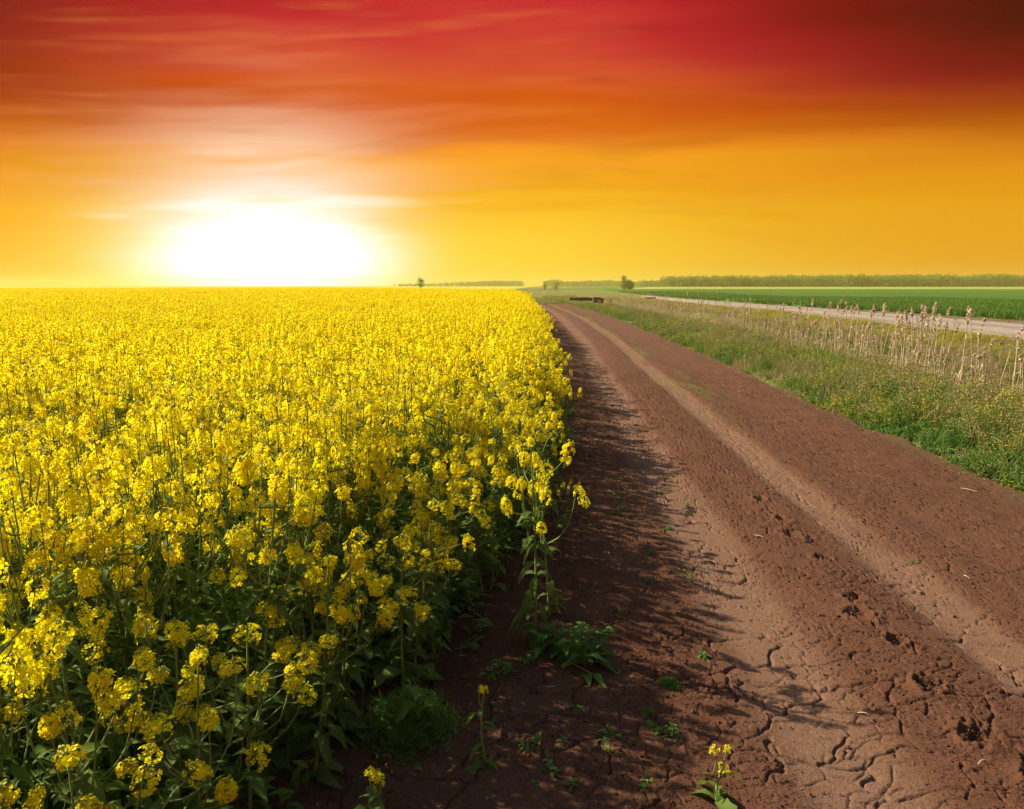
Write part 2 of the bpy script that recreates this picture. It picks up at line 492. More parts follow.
near = [p for p in spot_points(FRONT_Y, 9.6, 15.0, 0.76, 0.35) if p[0] < float(crop_edge(p[1])) + .05]
near.sort(key=lambda p: p[0] ** 2 * .3 + p[1] ** 2)
near = near[:292]
NPARTS = 150
for k in range(10):
    protos.append(make_plant(1000 + 7 * k, L_IN, G_IN))
simple = []
for k in range(8):
    o = link('rapeseed_plant', plant_mesh('rapeseed_plant', 3000 + 13 * k, 1)); tag(o, L_MID, 'rapeseed plant', G_MID); simple.append(o)
for k, (x, y) in enumerate(near):
    hs = float(crop_height(x, y)) * rnd.uniform(.88, 1.08)
    rot = (rnd.uniform(-.07, .07), rnd.uniform(-.07, .07) + .03, rnd.uniform(0, 6.28))
    scl = (rnd.uniform(.95, 1.15), rnd.uniform(.95, 1.15), hs)
    edge = float(crop_edge(y)) - x < .33
    if k < NPARTS or edge:
        src, lb, gr = protos[k % 10], (L_ED if edge else L_IN), (G_ED if edge else G_IN)
        key = ('p', k % 10)
    else:
        src, lb, gr = simple[k % 8], L_MID, G_MID
        key = ('s', k % 8)
    if key in used:
        copy_thing(src, (x, y, -.02), rot, scl, lb, gr)
    else:
        used.add(key); src.location = (x, y, -.02); src.rotation_euler = rot; src.scale = scl
        src['label'] = lb; src['group'] = gr
YN = max(p[1] for p in near)
near_set = np.array(near)

# --- plants that stand out in front of the field, on the soil
def outlier(seed, x, y, H, label, leafy=1.0, nbr=None, rz=0.0, hs=1.0):
    o = make_plant(seed, label, None, hs, H=H, leafy=leafy, nbr=nbr)
    o.location = (x, y, -.01); o.rotation_euler = (0, .03, rz)
    return o
outlier(51, -0.06, 4.02, 1.2, 'tall straggling rapeseed plant alone on the bare soil, several flower heads up its stem', 1.5, 10)
outlier(52, 0.02, 4.30, 0.86, 'slim rapeseed plant just behind the straggling one, few flowers on a thin bent stem', 0.6, 3)
outlier(53, -0.24, 2.92, 0.36, 'single thin rapeseed seedling with one small yellow head on the dark soil', 0.3, 1, 0, .5)
outlier(54, 0.70, 2.72, 0.16, 'tiny rapeseed sprig blooming by the track at the bottom edge', 0.3, 2, 0, .62)
outlier(55, -0.62, 2.46, 0.28, 'low rapeseed sprig in bloom at the bottom edge, apart from the field', 0.5, 2, 0, .75)
outlier(56, -0.06, 7.4, 0.80, 'outermost rapeseed plant leaning over the shaded soil halfway along the near field edge', 1.2, 6)
outlier(57, 0.14, 10.2, 0.85, 'bushy rapeseed plant jutting out of the field edge towards the track', 1.2, 7)

spill = None
for k, (x, y, h) in enumerate(((-.05, 5.25, .62), (-.18, 5.75, .85), (.02, 6.35, .70), (.10, 7.0, .55), (.16, 8.5, .72), (.22, 9.3, .62), (.26, 11.6, .8), (-.36, 4.75, .8), (.10, 5.9, .40))):
    lb, gr = 'short loose rapeseed plant spilling from the field edge onto the shaded soil', 'short rapeseed plants spilling onto the soil'
    if spill is None:
        spill = make_plant(61, lb, gr, .9, H=1.0, leafy=1.2, nbr=7)
        spill.location = (x, y, -.01); spill.scale = (h, h, h)
    else:
        h *= 1.22; x += .05
        copy_thing(spill, (x, y, -.01), (rnd.gauss(0, .08), rnd.uniform(0, .22), k * 1.7), (h, h, h))

# --- the rest of the field: nobody could count it
def field_rest():
    P = []
    lods = [(1.5, 28, 13, 0), (28, 55, 11.0, 1), (55, 95, 3.6, 2), (95, 250, 1.1, 2)]
    pts = []; ids = []; scl = []
    for (y0, y1, dens, lv) in lods:
        area_x0 = -.80 * y1 - 4
        n = int((y1 - y0) * (abs(area_x0) + 1) * dens)
        X = rng.uniform(area_x0, .4, n); Y = rng.uniform(y0, y1, n)
        ok = (X < crop_edge(Y)) & (X > -.80 * Y - 3) & (Y < 93 + np.maximum(-X - 4, 0) * 2.2)
        # keep clear of the individual plants
        if y0 < 12:
            far = (Y > YN) | (X < -.76 * Y - .35)
            ok &= far & (Y > FRONT_Y + .2)
        X = X[ok]; Y = Y[ok]
        nv = 6
        ids.append(lv * nv + rng.integers(0, nv, len(X)))
        hs = crop_height(X, Y) * rng.uniform(.9, 1.06, len(X)) * (1 + .05 * (vnoise(X * .35, Y * .35, 5) - .5))
        s = rng.uniform(.95, 1.15, len(X))
        scl.append(np.stack([s, s, hs], 1)); pts.append(np.stack([X, Y, -.02 - .30 * smooth(12, 90, -X)], 1))
    pts = np.concatenate(pts); scl = np.concatenate(scl); ids = np.concatenate(ids)
    rots = np.stack([rng.normal(0, .04, len(pts)), rng.normal(0.02, .04, len(pts)), rng.uniform(0, 6.28, len(pts))], 1)
    meshes = [plant_mesh('field_plant', 4000 + 17 * k, 1) for k in range(6)] + \
             [plant_mesh('field_plant', 5000 + 17 * k, 2) for k in range(6)] + \
             [plant_mesh('field_plant', 6000 + 17 * k, 3, n=3, spread=.4) for k in range(6)]
    o = scatter('rapeseed_field', meshes, pts, rots, scl, ids, 'dense yellow rapeseed field in flower stretching to the horizon', 'rapeseed field')
    print('field plants', len(pts))
field_rest()

# ------------------------------------------------------------------ ground, road
def grid_mesh(name, X, Y, Z, mat, col=None, smooth_=True):
    ny, nx = X.shape
    i = np.arange(ny * nx).reshape(ny, nx)
    f = np.stack([i[:-1, :-1], i[:-1, 1:], i[1:, 1:], i[1:, :-1]], -1).reshape(-1, 4)
    mb = MB(); mb.add(np.stack([X, Y, Z], -1).reshape(-1, 3), f)
    me = mb.mesh(name, [mat], smooth_)
    if col is not None:
        a = me.color_attributes.new('albedo', 'FLOAT_COLOR', 'POINT')
        c = np.concatenate([col.reshape(-1, 3), np.ones((ny * nx, 1))], 1)
        a.data.foreach_set('color', c.astype(np.float32).ravel())
    return me

def mixc(c, new, f):
    return c * (1 - f[..., None]) + np.asarray(new) * f[..., None]

ROAD_END = 86.0
TR1, TR2 = 1.29, 2.53
def road_height(x, Y, fine=True):
    """x is measured from the road's own line"""
    wob = .05 * (vnoise(Y * .5, Y * 0 + 3, 9) - .5) + .10 * (vnoise(Y * .12, Y * 0 + 8, 19) - .5)
    t1 = np.exp(-np.abs((x - TR1 - wob) / .27) ** 4); t2 = np.exp(-np.abs((x - TR2 - wob) / .20) ** 4)
    z = -.028 * t1 - .030 * t2
    z += .016 * np.exp(-((x - 1.93) / .28) ** 2) + .010 * np.exp(-((x - 2.95) / .2) ** 2)
    z += .03 * smooth(3.2, 4.3, x) + .03 * smooth(.9, .2, x)
    z += .05 * (fbm(x * .9, Y * .6, 3, 3) - .5)
    rough = 1 - .85 * np.clip(t1 + t2, 0, 1)
    z += rough * .026 * (fbm(x * 5, Y * 4, 21, 3, .45) - .5)
    if fine:
        nearf = 1 - smooth(7, 16, Y)
        z += nearf * (.35 + .65 * rough) * .007 * (fbm(x * 42, Y * 42, 31, 3, .7) - .5)
        z += nearf * rough * .010 * np.maximum(vnoise(x * 55, Y * 55, 41) - .55, 0) * smooth(.4, .6, fbm(x * 5, Y * 5, 43, 2)) * 2
        # drying cracks: thin, broken, mostly across the tracks
        wx = x * 2.9 + .9 * (fbm(x * 4, Y * 4, 61, 3) - .5); wy = Y * 4.6 + .9 * (fbm(x * 4, Y * 4, 71, 3) - .5)
        d1 = crackfield(wx, wy, 5) / 3.6
        d2 = crackfield(wx * 2.3 + 4, wy * 1.9, 15) / 8.0
        m1 = smooth(.37, .52, fbm(x * 1.7, Y * 1.5, 81, 3) + .10 * (t1 + t2))
        m2 = smooth(.47, .58, fbm(x * 2.6 + 7, Y * 2.2, 91, 3))
        w1 = (.0030 + .0048 * vnoise(x * 3, Y * 3, 95)) * (1 + .5 * smooth(6, 16, Y))
        fade = 1 - smooth(13, 26, Y)
        z -= fade * m1 * .024 * np.exp(-(d1 / w1) ** 2)
        z -= fade * m2 * .012 * np.exp(-(d2 / .0045) ** 2)
    return z, t1, t2, rough

PITS = [(2.02, 6.95), (2.05, 6.35), (1.98, 5.95), (2.06, 5.45), (2.0, 4.72), (1.93, 4.45), (2.0, 4.12), (1.93, 3.62), (1.95, 3.2), (2.02, 2.9)]

def build_road():
    ys = [1.0]
    while ys[-1] < ROAD_END:
        y = ys[-1]
        ys.append(y + max(.0065, 1.0 * y * y / 1520.0))
    ys = np.array(ys)
    xs = np.concatenate([np.linspace(-2.4, -1.0, 60)[:-1], np.linspace(-1.0, 4.2, 880)[:-1], np.linspace(4.2, 5.1, 50)])
    x, Y = np.meshgrid(xs, ys)
    z, t1, t2, rough = road_height(x, Y)
    # trampled pits with crumbled rims
    for k, (px, py) in enumerate(PITS):
        dd = np.sqrt((x - px) ** 2 + ((Y - py) * .9) ** 2) / (.046 + .010 * (k % 3))
        an = fbm(x * 22, Y * 22, 101 + k, 3)
        dd = dd * (.65 + .7 * an)
        z += -.055 * np.exp(-dd ** 2) + .020 * np.exp(-((dd - 1.5) / .5) ** 2) * (an * 2)
        z += np.exp(-(dd / 1.6) ** 2) * .05 * (fbm(x * 55, Y * 55, 131, 2) - .5)
    # thread marks across the pressed track
    tread = np.maximum(np.sin((Y + (x - TR2) * .55) * 2 * math.pi / .11), 0)
    z -= .008 * (t2 * smooth(.38, .5, fbm(x * 1.5, Y * .8, 111, 2)) + .7 * t1 * smooth(.45, .55, fbm(x * 1.5, Y * .8, 113, 2))) * tread * (1 - smooth(12, 20, Y))
    # ends and sides dip under the neighbouring ground
    z -= .35 * smooth(4.55, 5.0, x + .35 * (fbm(Y * 1.2, Y * 0, 7, 3) - .5)) + .3 * smooth(-1.9, -2.3, x)
    z -= .35 * smooth(ROAD_END - 5, ROAD_END, Y)
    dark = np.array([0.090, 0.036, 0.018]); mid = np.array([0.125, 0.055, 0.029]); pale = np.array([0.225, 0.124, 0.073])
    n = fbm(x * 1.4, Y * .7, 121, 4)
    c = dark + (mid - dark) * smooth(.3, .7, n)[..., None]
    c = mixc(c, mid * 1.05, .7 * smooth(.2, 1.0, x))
    far = smooth(8, 40, Y)
    k = np.clip(t1 * .95 * smooth(.25, .5, fbm(x * 2, Y * .5, 141, 3) + .12) + t2 * .9 * smooth(.2, .5, fbm(x * 3, Y * .5, 151, 3) + .1), 0, 1)
    c = mixc(c, pale, k * .85)
    c = mixc(c, np.array([.134, .069, .042]), .35 * far * smooth(.4, .7, x))
    # greenish film of seedlings on the strip between the wheel tracks, far off
    g = smooth(.52, .68, fbm(x * 2.5, Y * .35, 161, 3)) * np.exp(-((x - 2.9) / .3) ** 2) * smooth(9, 16, Y)
    c = mixc(c, np.array([.13, .12, .035]), g * .6)
    c = mixc(c, np.array([.13, .10, .04]), smooth(4.2, 4.7, x) * .5)
    me = grid_mesh('dirt_road', x + road_shift(Y), Y, z, M['soil'], c)
    tag(link('dirt_road', me), 'reddish brown dirt road with two pale cracked wheel tracks', 'dirt road', kind='structure')
build_road()

def ground_z(X, Y):
    x = X - road_shift(np.minimum(Y, 110)) * smooth(60, 20, np.abs(X))
    z = np.full(X.shape, -.03)
    on = smooth(-2.1, -1.8, x) * smooth(4.75, 4.35, x) * smooth(ROAD_END + 2, ROAD_END - 3, Y)
    z -= .28 * on
    v = smooth(4.4, 5.4, x)
    z += .10 * v * smooth(17.0, 15.0, x)
    ditch = np.exp(-((x - 9.6) / 1.9) ** 4) * smooth(125, 90, Y)
    z -= .75 * ditch
    z += .12 * (fbm(X * .35, Y * .35, 201, 3) - .5) * smooth(4.4, 6, x)
    z += .10 * smooth(12.5, 15, x) * smooth(16.8, 15.6, x)
    return z

def build_ground():
    xs = np.concatenate([-np.geomspace(1290, 3, 40), np.linspace(-2.6, 5.6, 42), np.linspace(5.8, 30, 90), np.geomspace(31, 1290, 40)])
    ys = np.concatenate([np.linspace(-60, 1, 8), np.linspace(2, 40, 100), np.linspace(41, 140, 110), np.geomspace(145, 1390, 40)])
    X, Y = np.meshgrid(xs, ys)
    X = X + road_shift(np.minimum(Y, 110)) * smooth(60, 20, np.abs(X))
    Z = ground_z(X, Y)
    x = X - road_shift(np.minimum(Y, 110)) * smooth(60, 20, np.abs(X))
    n = fbm(X * .6, Y * .6, 211, 4); n2 = fbm(X * .03, Y * .012, 221, 4)
    c = np.zeros(X.shape + (3,)) + np.array([.075, .040, .026])
    olive = np.array([.115, .125, .032]); brown = np.array([.135, .085, .045]); soil = np.array([.17, .105, .075])
    c = mixc(c, np.array([.50, .41, .03]), smooth(96, 120, Y) * smooth(-4, -12, x))
    c = mixc(c, olive, smooth(4.3, 4.8, x))
    c = mixc(c, brown, smooth(7.0, 8.2, x) * smooth(.3, .6, n))
    c = mixc(c, soil, smooth(16.8, 17.6, x))
    xw = X - farm_shift(Y)
    c = mixc(c, np.array([.05, .13, .025]), smooth(27, 27.6, xw))
    fr = smooth(100, 118, Y) * smooth(27.4, 26.6, xw) * smooth(-14, -6, x)
    c = mixc(c, np.array([.17, .155, .04]), fr)
    c = mixc(c, np.array([.15, .11, .045]), fr * smooth(.45, .6, n2))
    c = mixc(c, np.array([.09, .12, .03]), smooth(150, 200, Y) * smooth(27.4, 26.6, x) * smooth(-14, -6, x) * smooth(.4, .6, n2))
    me = grid_mesh('ground', X, Y, Z, M['ground'], c)
    tag(link('ground', me), 'flat farmland with grassy verge and ditch out to the horizon', 'ground', kind='structure')
build_ground()

def build_gravel():
    xs = np.linspace(16.7, 23.4, 46); ys = np.concatenate([np.linspace(4, 60, 160), np.linspace(60.5, 135, 90)])
    X, Y = np.meshgrid(xs, ys)
    u = (X - 16.7) / 6.7
    Z = .14 + .03 * (fbm(X * 1.5, Y * .5, 231, 3) - .5) + .05 * np.sin(u * math.pi) - .3 * (smooth(.06, 0, u) + smooth(.94, 1, u))
    pale = np.array([.33, .26, .205]); gr = np.array([.235, .180, .135])
    k = np.exp(-((u - .3) / .13) ** 2) + np.exp(-((u - .72) / .12) ** 2)
    c = gr + (pale - gr) * np.clip(k * .9 + .5 * (fbm(X * .9, Y * .2, 241, 3) - .4), 0, 1)[..., None]
    X2 = X + u * farm_shift(Y) * .72 + .5 * (fbm(Y * .05, Y * 0, 251, 2) - .5)
    tag(link('gravel_road', grid_mesh('gravel_road', X2, Y, Z, M['gravel'], c)), 'pale gravel road beyond the reeds', 'gravel road', kind='structure')
build_gravel()

# ------------------------------------------------------------------ grasses and weeds
def tuft_mesh(name, seed, n, h, spread, mat, width=.006, curl=.5, up=1.0):
    r = np.random.default_rng(seed); mb = MB()
    for k in range(n):
        az = r.uniform(0, 6.28); b = np.array([r.normal() * spread, r.normal() * spread, -.02])
        L = h * r.uniform(.5, 1.1); t = np.array([0, .4, .75, 1.0])
        d = np.array([math.cos(az), math.sin(az), 0]); out = L * r.uniform(.15, .5) * curl * 2
        c = b + d * (out * t ** 1.8)[:, None] + np.array([0, 0, 1.]) * (L * up * (t - .25 * curl * t * t))[:, None]
        s = np.array([-d[1], d[0], 0]) * math.cos(.6) + d * math.sin(.6) * (1 if k % 2 else -1)
        mb.strip(c, [s] * 4, width * np.array([.7, 1, .7, .08]) * r.uniform(.7, 1.3), 0)
    return mb.mesh(name, [mat])

def weed_mesh(name, seed, n, h, spread, leafmat, topmat, tops=5, lsize=.05):
    """leafy herb: stems, many small leaves, small flowers at the tips"""
    r = np.random.default_rng(seed); mb = MB()
    for k in range(n):
        b = np.array([r.normal() * spread, r.normal() * spread, -.02]); L = h * r.uniform(.6, 1.1)
        d = r.normal(size=2) * .25
        t = np.linspace(0, 1, 4)
        c = b + np.stack([d[0] * L * t ** 1.5, d[1] * L * t ** 1.5, L * t], 1)
        mb.tube(c, [.003, .0025, .002, .001], 3, 0)
        for j in range(9):
            tt = r.uniform(.1, .95); p = b + np.array([d[0] * L * tt ** 1.5, d[1] * L * tt ** 1.5, L * tt])
            ln = lsize * r.uniform(.6, 1.4) * (1.2 - .6 * tt)
            leaf(mb, p, r.uniform(0, 6.28), ln, ln * r.uniform(.25, .45), .5, 0, r, 2, .6)
        if tops:
            p = c[-1] + r.normal(size=(tops, 3)) * np.array([.02, .02, .025])
            nr = r.normal(size=(tops, 3)) + [0, 0, 1]; nr /= np.linalg.norm(nr, axis=1)[:, None]
            mb.quads(flower_quads(p, nr, .016, r, full=False), 1)
    return mb.mesh(name, [leafmat, topmat])

def feather_mesh(name, seed, n, size, height, mat, fine=True):
    """domed weed of finely divided leaves"""
    r = np.random.default_rng(seed); mb = MB()
    for k in range(n):
        az = r.uniform(0, 6.28); el = r.uniform(.15, 1.45)
        d = np.array([math.cos(az) * math.cos(el), math.sin(az) * math.cos(el), math.sin(el) * height / size])
        L = size * r.uniform(.6, 1.05)
        t = np.linspace(0, 1, 6)
        c = np.array([0, 0, 0]) + d * (L * t)[:, None] - np.array([0, 0, 1]) * (L * .25 * t * t)[:, None]
        side = np.array([-math.sin(az), math.cos(az), 0]); 
        mb.strip(c, [side] * 6, np.array([.0018, .0016, .0014, .0012, .001, .0005]), 0)
        for j in range(1, 6):
            for sg in (-1, 1):
                for q in range(2):
                    ln = L * .22 * (1.1 - .12 * j) * r.uniform(.6, 1.2)
                    e = c[j] + (side * sg * (.8 if q else .5) + d * .5 + r.normal(size=3) * .35) * ln
                    w = np.cross(e - c[j], [0, 0, 1.]); w /= np.linalg.norm(w) + 1e-9
                    m_ = (c[j] + e) / 2 + r.normal(size=3) * .003
                    mb.strip([c[j], m_, e], [w] * 3, [.0012, .0028, .0006], 0)
    return mb.mesh(name, [mat])

def build_verge():
    meshes = []
    kinds = []
    for k in range(3): meshes.append(tuft_mesh('verge_tuft', 300 + k, 46, .30, .07, M['grass'], .0055))
    for k in range(3): meshes.append(tuft_mesh('verge_tuft', 310 + k, 46, .34, .07, M['grass_lush'], .006))
    for k in range(2): meshes.append(tuft_mesh('verge_tuft', 320 + k, 34, .34, .08, M['grass_dry'], .004))
    for k in range(3): meshes.append(weed_mesh('verge_weed', 330 + k, 9, .36, .08, M['grass'], M['weed_yellow'], 3, .055))
    for k in range(2): meshes.append(weed_mesh('verge_weed', 340 + k, 8, .34, .08, M['weed_yellow'], M['weed_yellow'], 10, .05))
    for k in range(2): meshes.append(weed_mesh('verge_weed', 350 + k, 9, .26, .09, M['grass_lush'], M['grass'], 0, .075))
    for k in range(2): meshes.append(weed_mesh('verge_weed', 360 + k, 12, .40, .07, M['grass'], M['grass_dry'], 9, .03))
    pts = []; ids = []; sc = []
    def put(x0, x1, y0, y1, dens, hscale, table, edge=True):
        n = int((x1 - x0) * (y1 - y0) * dens)
        x = rng.uniform(x0, x1, n); Y = rng.uniform(y0, y1, n)
        edge_x = 4.42 + .45 * (fbm(Y * 1.1, Y * 0, 401, 3) - .5)
        ok = (x > edge_x) | (Y > ROAD_END - 1) if edge else np.ones(n, bool)
        clump = fbm(x * 1.3, Y * 1.1, 411, 3); lush = fbm(x * .7 + 9, Y * .6, 421, 3)
        ok &= rng.random(n) < np.clip(.5 + 1.6 * (clump - .25), 0, 1)
        x, Y, clump, lush = x[ok], Y[ok], clump[ok], lush[ok]
        edge_x = edge_x[ok]
        u = rng.random(len(x)) * .35 + (lush - .3) * 1.6
        t = np.array(table)[np.clip((u * len(table)).astype(int), 0, len(table) - 1)]
        h = hscale * rng.uniform(.7, 1.25, len(x)) * (.6 + .9 * (clump - .2))
        if edge: h *= .35 + .65 * smooth(0, .7, x - edge_x)
        X = x + road_shift(np.minimum(Y, 110))
        h = h * np.where((X > 2.2) & (X < 9) & (Y > 70) & (Y < 97), .30, 1.0)
        pts.append(np.stack([X, Y, ground_z(X, Y)], 1)); ids.append(t)
        w = rng.uniform(.9, 1.3, len(x)) * np.where(Y > 25, 1.5, 1.0)
        sc.append(np.stack([w, w, h], 1))
    V = [6, 0, 8, 1, 7, 0, 15, 2, 9, 16, 0, 11, 6, 13, 3, 15, 14, 4, 10, 16, 5, 13, 3]
    put(4.1, 8.4, 5, 14, 80, 1.25, V)
    put(4.1, 8.6, 14, 34, 44, 1.25, V)
    put(4.1, 9.0, 34, 90, 14, 1.2, V)
    D = [6, 7, 6, 7, 0, 7, 12, 6, 11, 6, 12, 7, 12, 6, 12, 7]
    put(8.2, 12.0, 9, 45, 16, 1.15, [6, 7, 6, 7, 1, 6, 8, 7, 6], False)
    put(12.0, 15.2, 12, 60, 15, .75, D, False)
    put(15.2, 16.7, 12, 60, 13, .42, D, False)
    put(8.6, 16.5, 45, 112, 4.0, .9, D + [6, 7], False)
    put(-12, 10, 84, 125, 4.0, 1.1, [6, 0, 7, 8, 11, 6, 0], True)
    put(23.6, 27.2, 30, 60, 1.2, .5, [6, 7, 0, 8], False)
    p = np.concatenate(pts); t = np.concatenate(ids); s = np.concatenate(sc)
    rot = np.stack([rng.normal(0, .08, len(p)), rng.normal(.05, .08, len(p)), rng.uniform(0, 6.28, len(p))], 1)
    scatter('verge_grass', meshes, p, rot, s, t, 'rough green and yellow verge grass with low weeds beside the road', 'grass')
    print('verge', len(p))
build_verge()

def build_undergrowth():
    ms = [weed_mesh('undergrowth', 370 + k, 7, .62, .10, M['leaf'], M['leaf'], 0, .10) for k in range(4)] + \
         [weed_mesh('undergrowth', 380 + k, 9, .40, .12, M['leaf'], M['leaf'], 0, .13) for k in range(3)] + \
         [tuft_mesh('undergrowth', 390, 20, .5, .10, M['stem'], .003, .3)]
    n = 7000
    Y = 1.2 + 15 * rng.random(n) ** 1.2; X = crop_edge(Y) - .10 - .15 * smooth(5, 3.5, Y) - (Y * .8 + .6) * rng.random(n)
    ok = rng.random(n) < np.clip(1.3 * (Y * .8 + .6) / 8, .15, 1)
    X, Y = X[ok], Y[ok]
    h = crop_height(X, Y) * rng.uniform(.8, 1.5, len(X))
    rot = np.stack([rng.normal(0, .1, len(X)), rng.normal(0, .1, len(X)), rng.uniform(0, 6.28, len(X))], 1)
    scatter('field_undergrowth', ms, np.stack([X, Y, np.full(len(X), -.02)], 1), rot, np.stack([np.full(len(X), 1.1), np.full(len(X), 1.1), h], 1), rng.integers(0, 8, len(X)), 'tangled dark green leaves and stems low between the rapeseed plants', 'undergrowth')
build_undergrowth()

# --- young wheat field
def build_wheat():
    xs = 27.4 + np.concatenate([np.linspace(0, 20, 90), np.geomspace(20.4, 560, 90)])
    ys = np.concatenate([np.linspace(20, 90, 240), np.geomspace(90.5, 336, 120)])
    X, Y = np.meshgrid(xs, ys)
    Z = .30 + .12 * (fbm(X * 2.2, Y * 2.2, 501, 3) - .5) + .15 * (fbm(X * .1, Y * .1, 511, 3) - .5)
    Z -= .6 * smooth(.35, 0, X - 27.4 - .25 * fbm(Y * 1.5, Y * 0, 521, 2))
    X = X + farm_shift(Y)
    n = fbm(X * .06, Y * .02, 531, 4)
    c = np.array([.038, .105, .012]) + np.array([.030, .040, .006]) * n[..., None]
    tag(link('wheat_field', grid_mesh('wheat_field', X, Y, Z, M['ground'], c)), 'flat deep green field of young wheat beyond the gravel road', 'wheat field', kind='stuff')
    ms = [tuft_mesh('wheat_tuft', 540 + k, 40, .30, .10, M['wheat'], .010, .35) for k in range(4)]
    P = []
    for (x0, x1, y0, y1, d) in ((27.3, 34, 28, 75, 12), (34, 60, 30, 110, 3.2), (27.3, 40, 75, 120, 4), (27.2, 44, 120, 210, 1.3)):
        n = int((x1 - x0) * (y1 - y0) * d)
        P.append(np.stack([rng.uniform(x0, x1, n), rng.uniform(y0, y1, n), np.full(n, .12)], 1))
    P = np.concatenate(P); P[:, 0] += farm_shift(P[:, 1])
    s = rng.uniform(.9, 1.5, (len(P), 1)) * np.array([[1.4, 1.4, 1.0]])
    rot = np.stack([np.zeros(len(P)), np.zeros(len(P)), rng.uniform(0, 6.28, len(P))], 1)
    scatter('wheat_blades', ms, P, rot, s, rng.integers(0, 4, len(P)), 'young green wheat blades along the near side of the green field', 'wheat')
build_wheat()

def build_far_yellow():
    xs = np.geomspace(38, 700, 200); ys = np.linspace(345, 420, 14)
    X, Y = np.meshgrid(xs, ys)
    Z = 1.0 + .25 * (fbm(X * .8, Y * .8, 601, 3) - .5)
    Z *= smooth(38, 62, X); Z[0, :] = -.2
    c = np.zeros(X.shape + (3,)) + np.array([.32, .32, .07])
    tag(link('distant_rapeseed', grid_mesh('distant_rapeseed', X, Y, Z, M['ground'], c)), 'thin bright yellow strip of distant rapeseed before the wood', 'rapeseed field', kind='stuff')
build_far_yellow()

# ------------------------------------------------------------------ reeds
def reed_parts(seed, H):
    r = np.random.default_rng(seed)
    st = MB(); lf = MB(); pl = MB()
    d = r.normal(size=2) * .07
    t = np.linspace(0, 1, 6)
    c = np.stack([d[0] * H * t ** 1.6 + .012 * np.sin(4 * t + seed), d[1] * H * t ** 1.6, H * t], 1)
    st.tube(c, np.linspace(.013, .008, 6), 4, 0)
    for k in range(int(r.integers(2, 5))):
        tt = r.uniform(.25, .85); i = int(tt * 5); p = c[i] + (c[i + 1] - c[i]) * (tt * 5 - i)
        leaf(lf, p, r.uniform(0, 6.28), r.uniform(.18, .42), .022, r.uniform(.6, 1.7), 0, r, 4, r.uniform(.7, 1.4))
    L = r.uniform(.20, .32); n = 50
    tt = r.uniform(0, 1, n); an = r.uniform(0, 6.28, n)
    rad = .031 * np.sin(np.pi * np.clip(tt * .85 + .12, 0, 1)) * r.uniform(.4, 1.3, n)
    bend = np.array([d[0], d[1]]) * .8 + r.normal(size=2) * .12
    ax = c[-1] + np.stack([bend[0] * L * tt ** 2, bend[1] * L * tt ** 2, L * tt - .04], 1)
    pos = ax + np.stack([np.cos(an) * rad, np.sin(an) * rad, np.zeros(n)], 1)
    nr = r.normal(size=(n, 3)); nr /= np.linalg.norm(nr, axis=1)[:, None]
    pl.quads(flower_quads(pos, nr, .048, r, full=False), 0)
    return st, lf, pl

G_R = {}
def make_reed(seed, H, plume=True):
    st, lf, pl = reed_parts(seed, H)
    root = empty('dry_reed')
    tag(root, 'x', 'reed')
    link('stalk', st.mesh('stalk', [M['reed']]), root)
    if lf.n: link('dry_leaf', lf.mesh('dry_leaf', [M['reed']]), root)
    if plume: link('seed_head', pl.mesh('seed_head', [M['plume']]), root)
    return root
reedp = [make_reed(700 + k, 1.75) for k in range(8)] + [make_reed(720 + k, 1.5, False) for k in range(4)]
reed_used = set()
def put_reed(x, y, h, label, group, broken=False, bare=None):
    k = rnd.randrange(8) if not (bare if bare is not None else rnd.random() < .25) else 8 + rnd.randrange(4)
    z = float(ground_z(np.array([x]), np.array([y]))[0]) - .03
    rot = (rnd.gauss(0, .06), rnd.gauss(.02, .06), rnd.uniform(0, 6.28))
    if broken: rot = (rnd.choice((-1, 1)) * rnd.uniform(.7, 1.25), rnd.gauss(0, .3), rnd.uniform(0, 6.28))
    s = h / 1.75
    if k in reed_used:
        copy_thing(reedp[k], (x, y, z), rot, (1, 1, s), label, group)
    else:
        reed_used.add(k); o = reedp[k]; o.location = (x, y, z); o.rotation_euler = rot; o.scale = (1, 1, s)
        o['label'] = label; o['group'] = group
def clump(n, cx, cy, sx, sy, h0, h1, label, group, nb=0):
    for k in range(n):
        put_reed(cx + rnd.gauss(0, sx), cy + rnd.gauss(0, sy), rnd.uniform(h0, h1), label, group)
    for k in range(nb):
        put_reed(cx + rnd.gauss(0, sx * 1.5), cy + rnd.gauss(0, sy * 1.5), rnd.uniform(.7, 1.1), label.replace('upright', 'bent over'), 'bent ' + group, True, True)
clump(52, 9.3, 19.2, .42, 1.0, 1.3, 2.05, 'tall upright dry reed in the widest pale clump below the gravel road', 'dry reeds of the widest pale clump', 8)
clump(26, 9.6, 26.0, .40, 1.3, 1.3, 2.0, 'tall upright dry reed in the narrow clump with dark weeds at its foot', 'dry reeds of the narrow clump', 4)
clump(20, 9.5, 15.7, .33, .6, 1.1, 1.7, 'upright dry reed in the sparse clump nearest the camera, at the picture edge', 'dry reeds of the sparse nearest clump', 6)
put_reed(9.15, 17.0, 1.35, 'lone dark thin reed stalk standing between two pale clumps', 'lone reed', False, True)
for k in range(120):
    y = 28 + 62 * (k / 120) ** 1.3 + rnd.uniform(-1, 1)
    x = 9.6 + rnd.gauss(0, 1.1) + float(road_shift(y)) * .6
    put_reed(x, y, rnd.uniform(1.0, 1.7), 'pale dry reed in the long loose row following the ditch into the distance', 'dry reeds of the long row along the ditch')
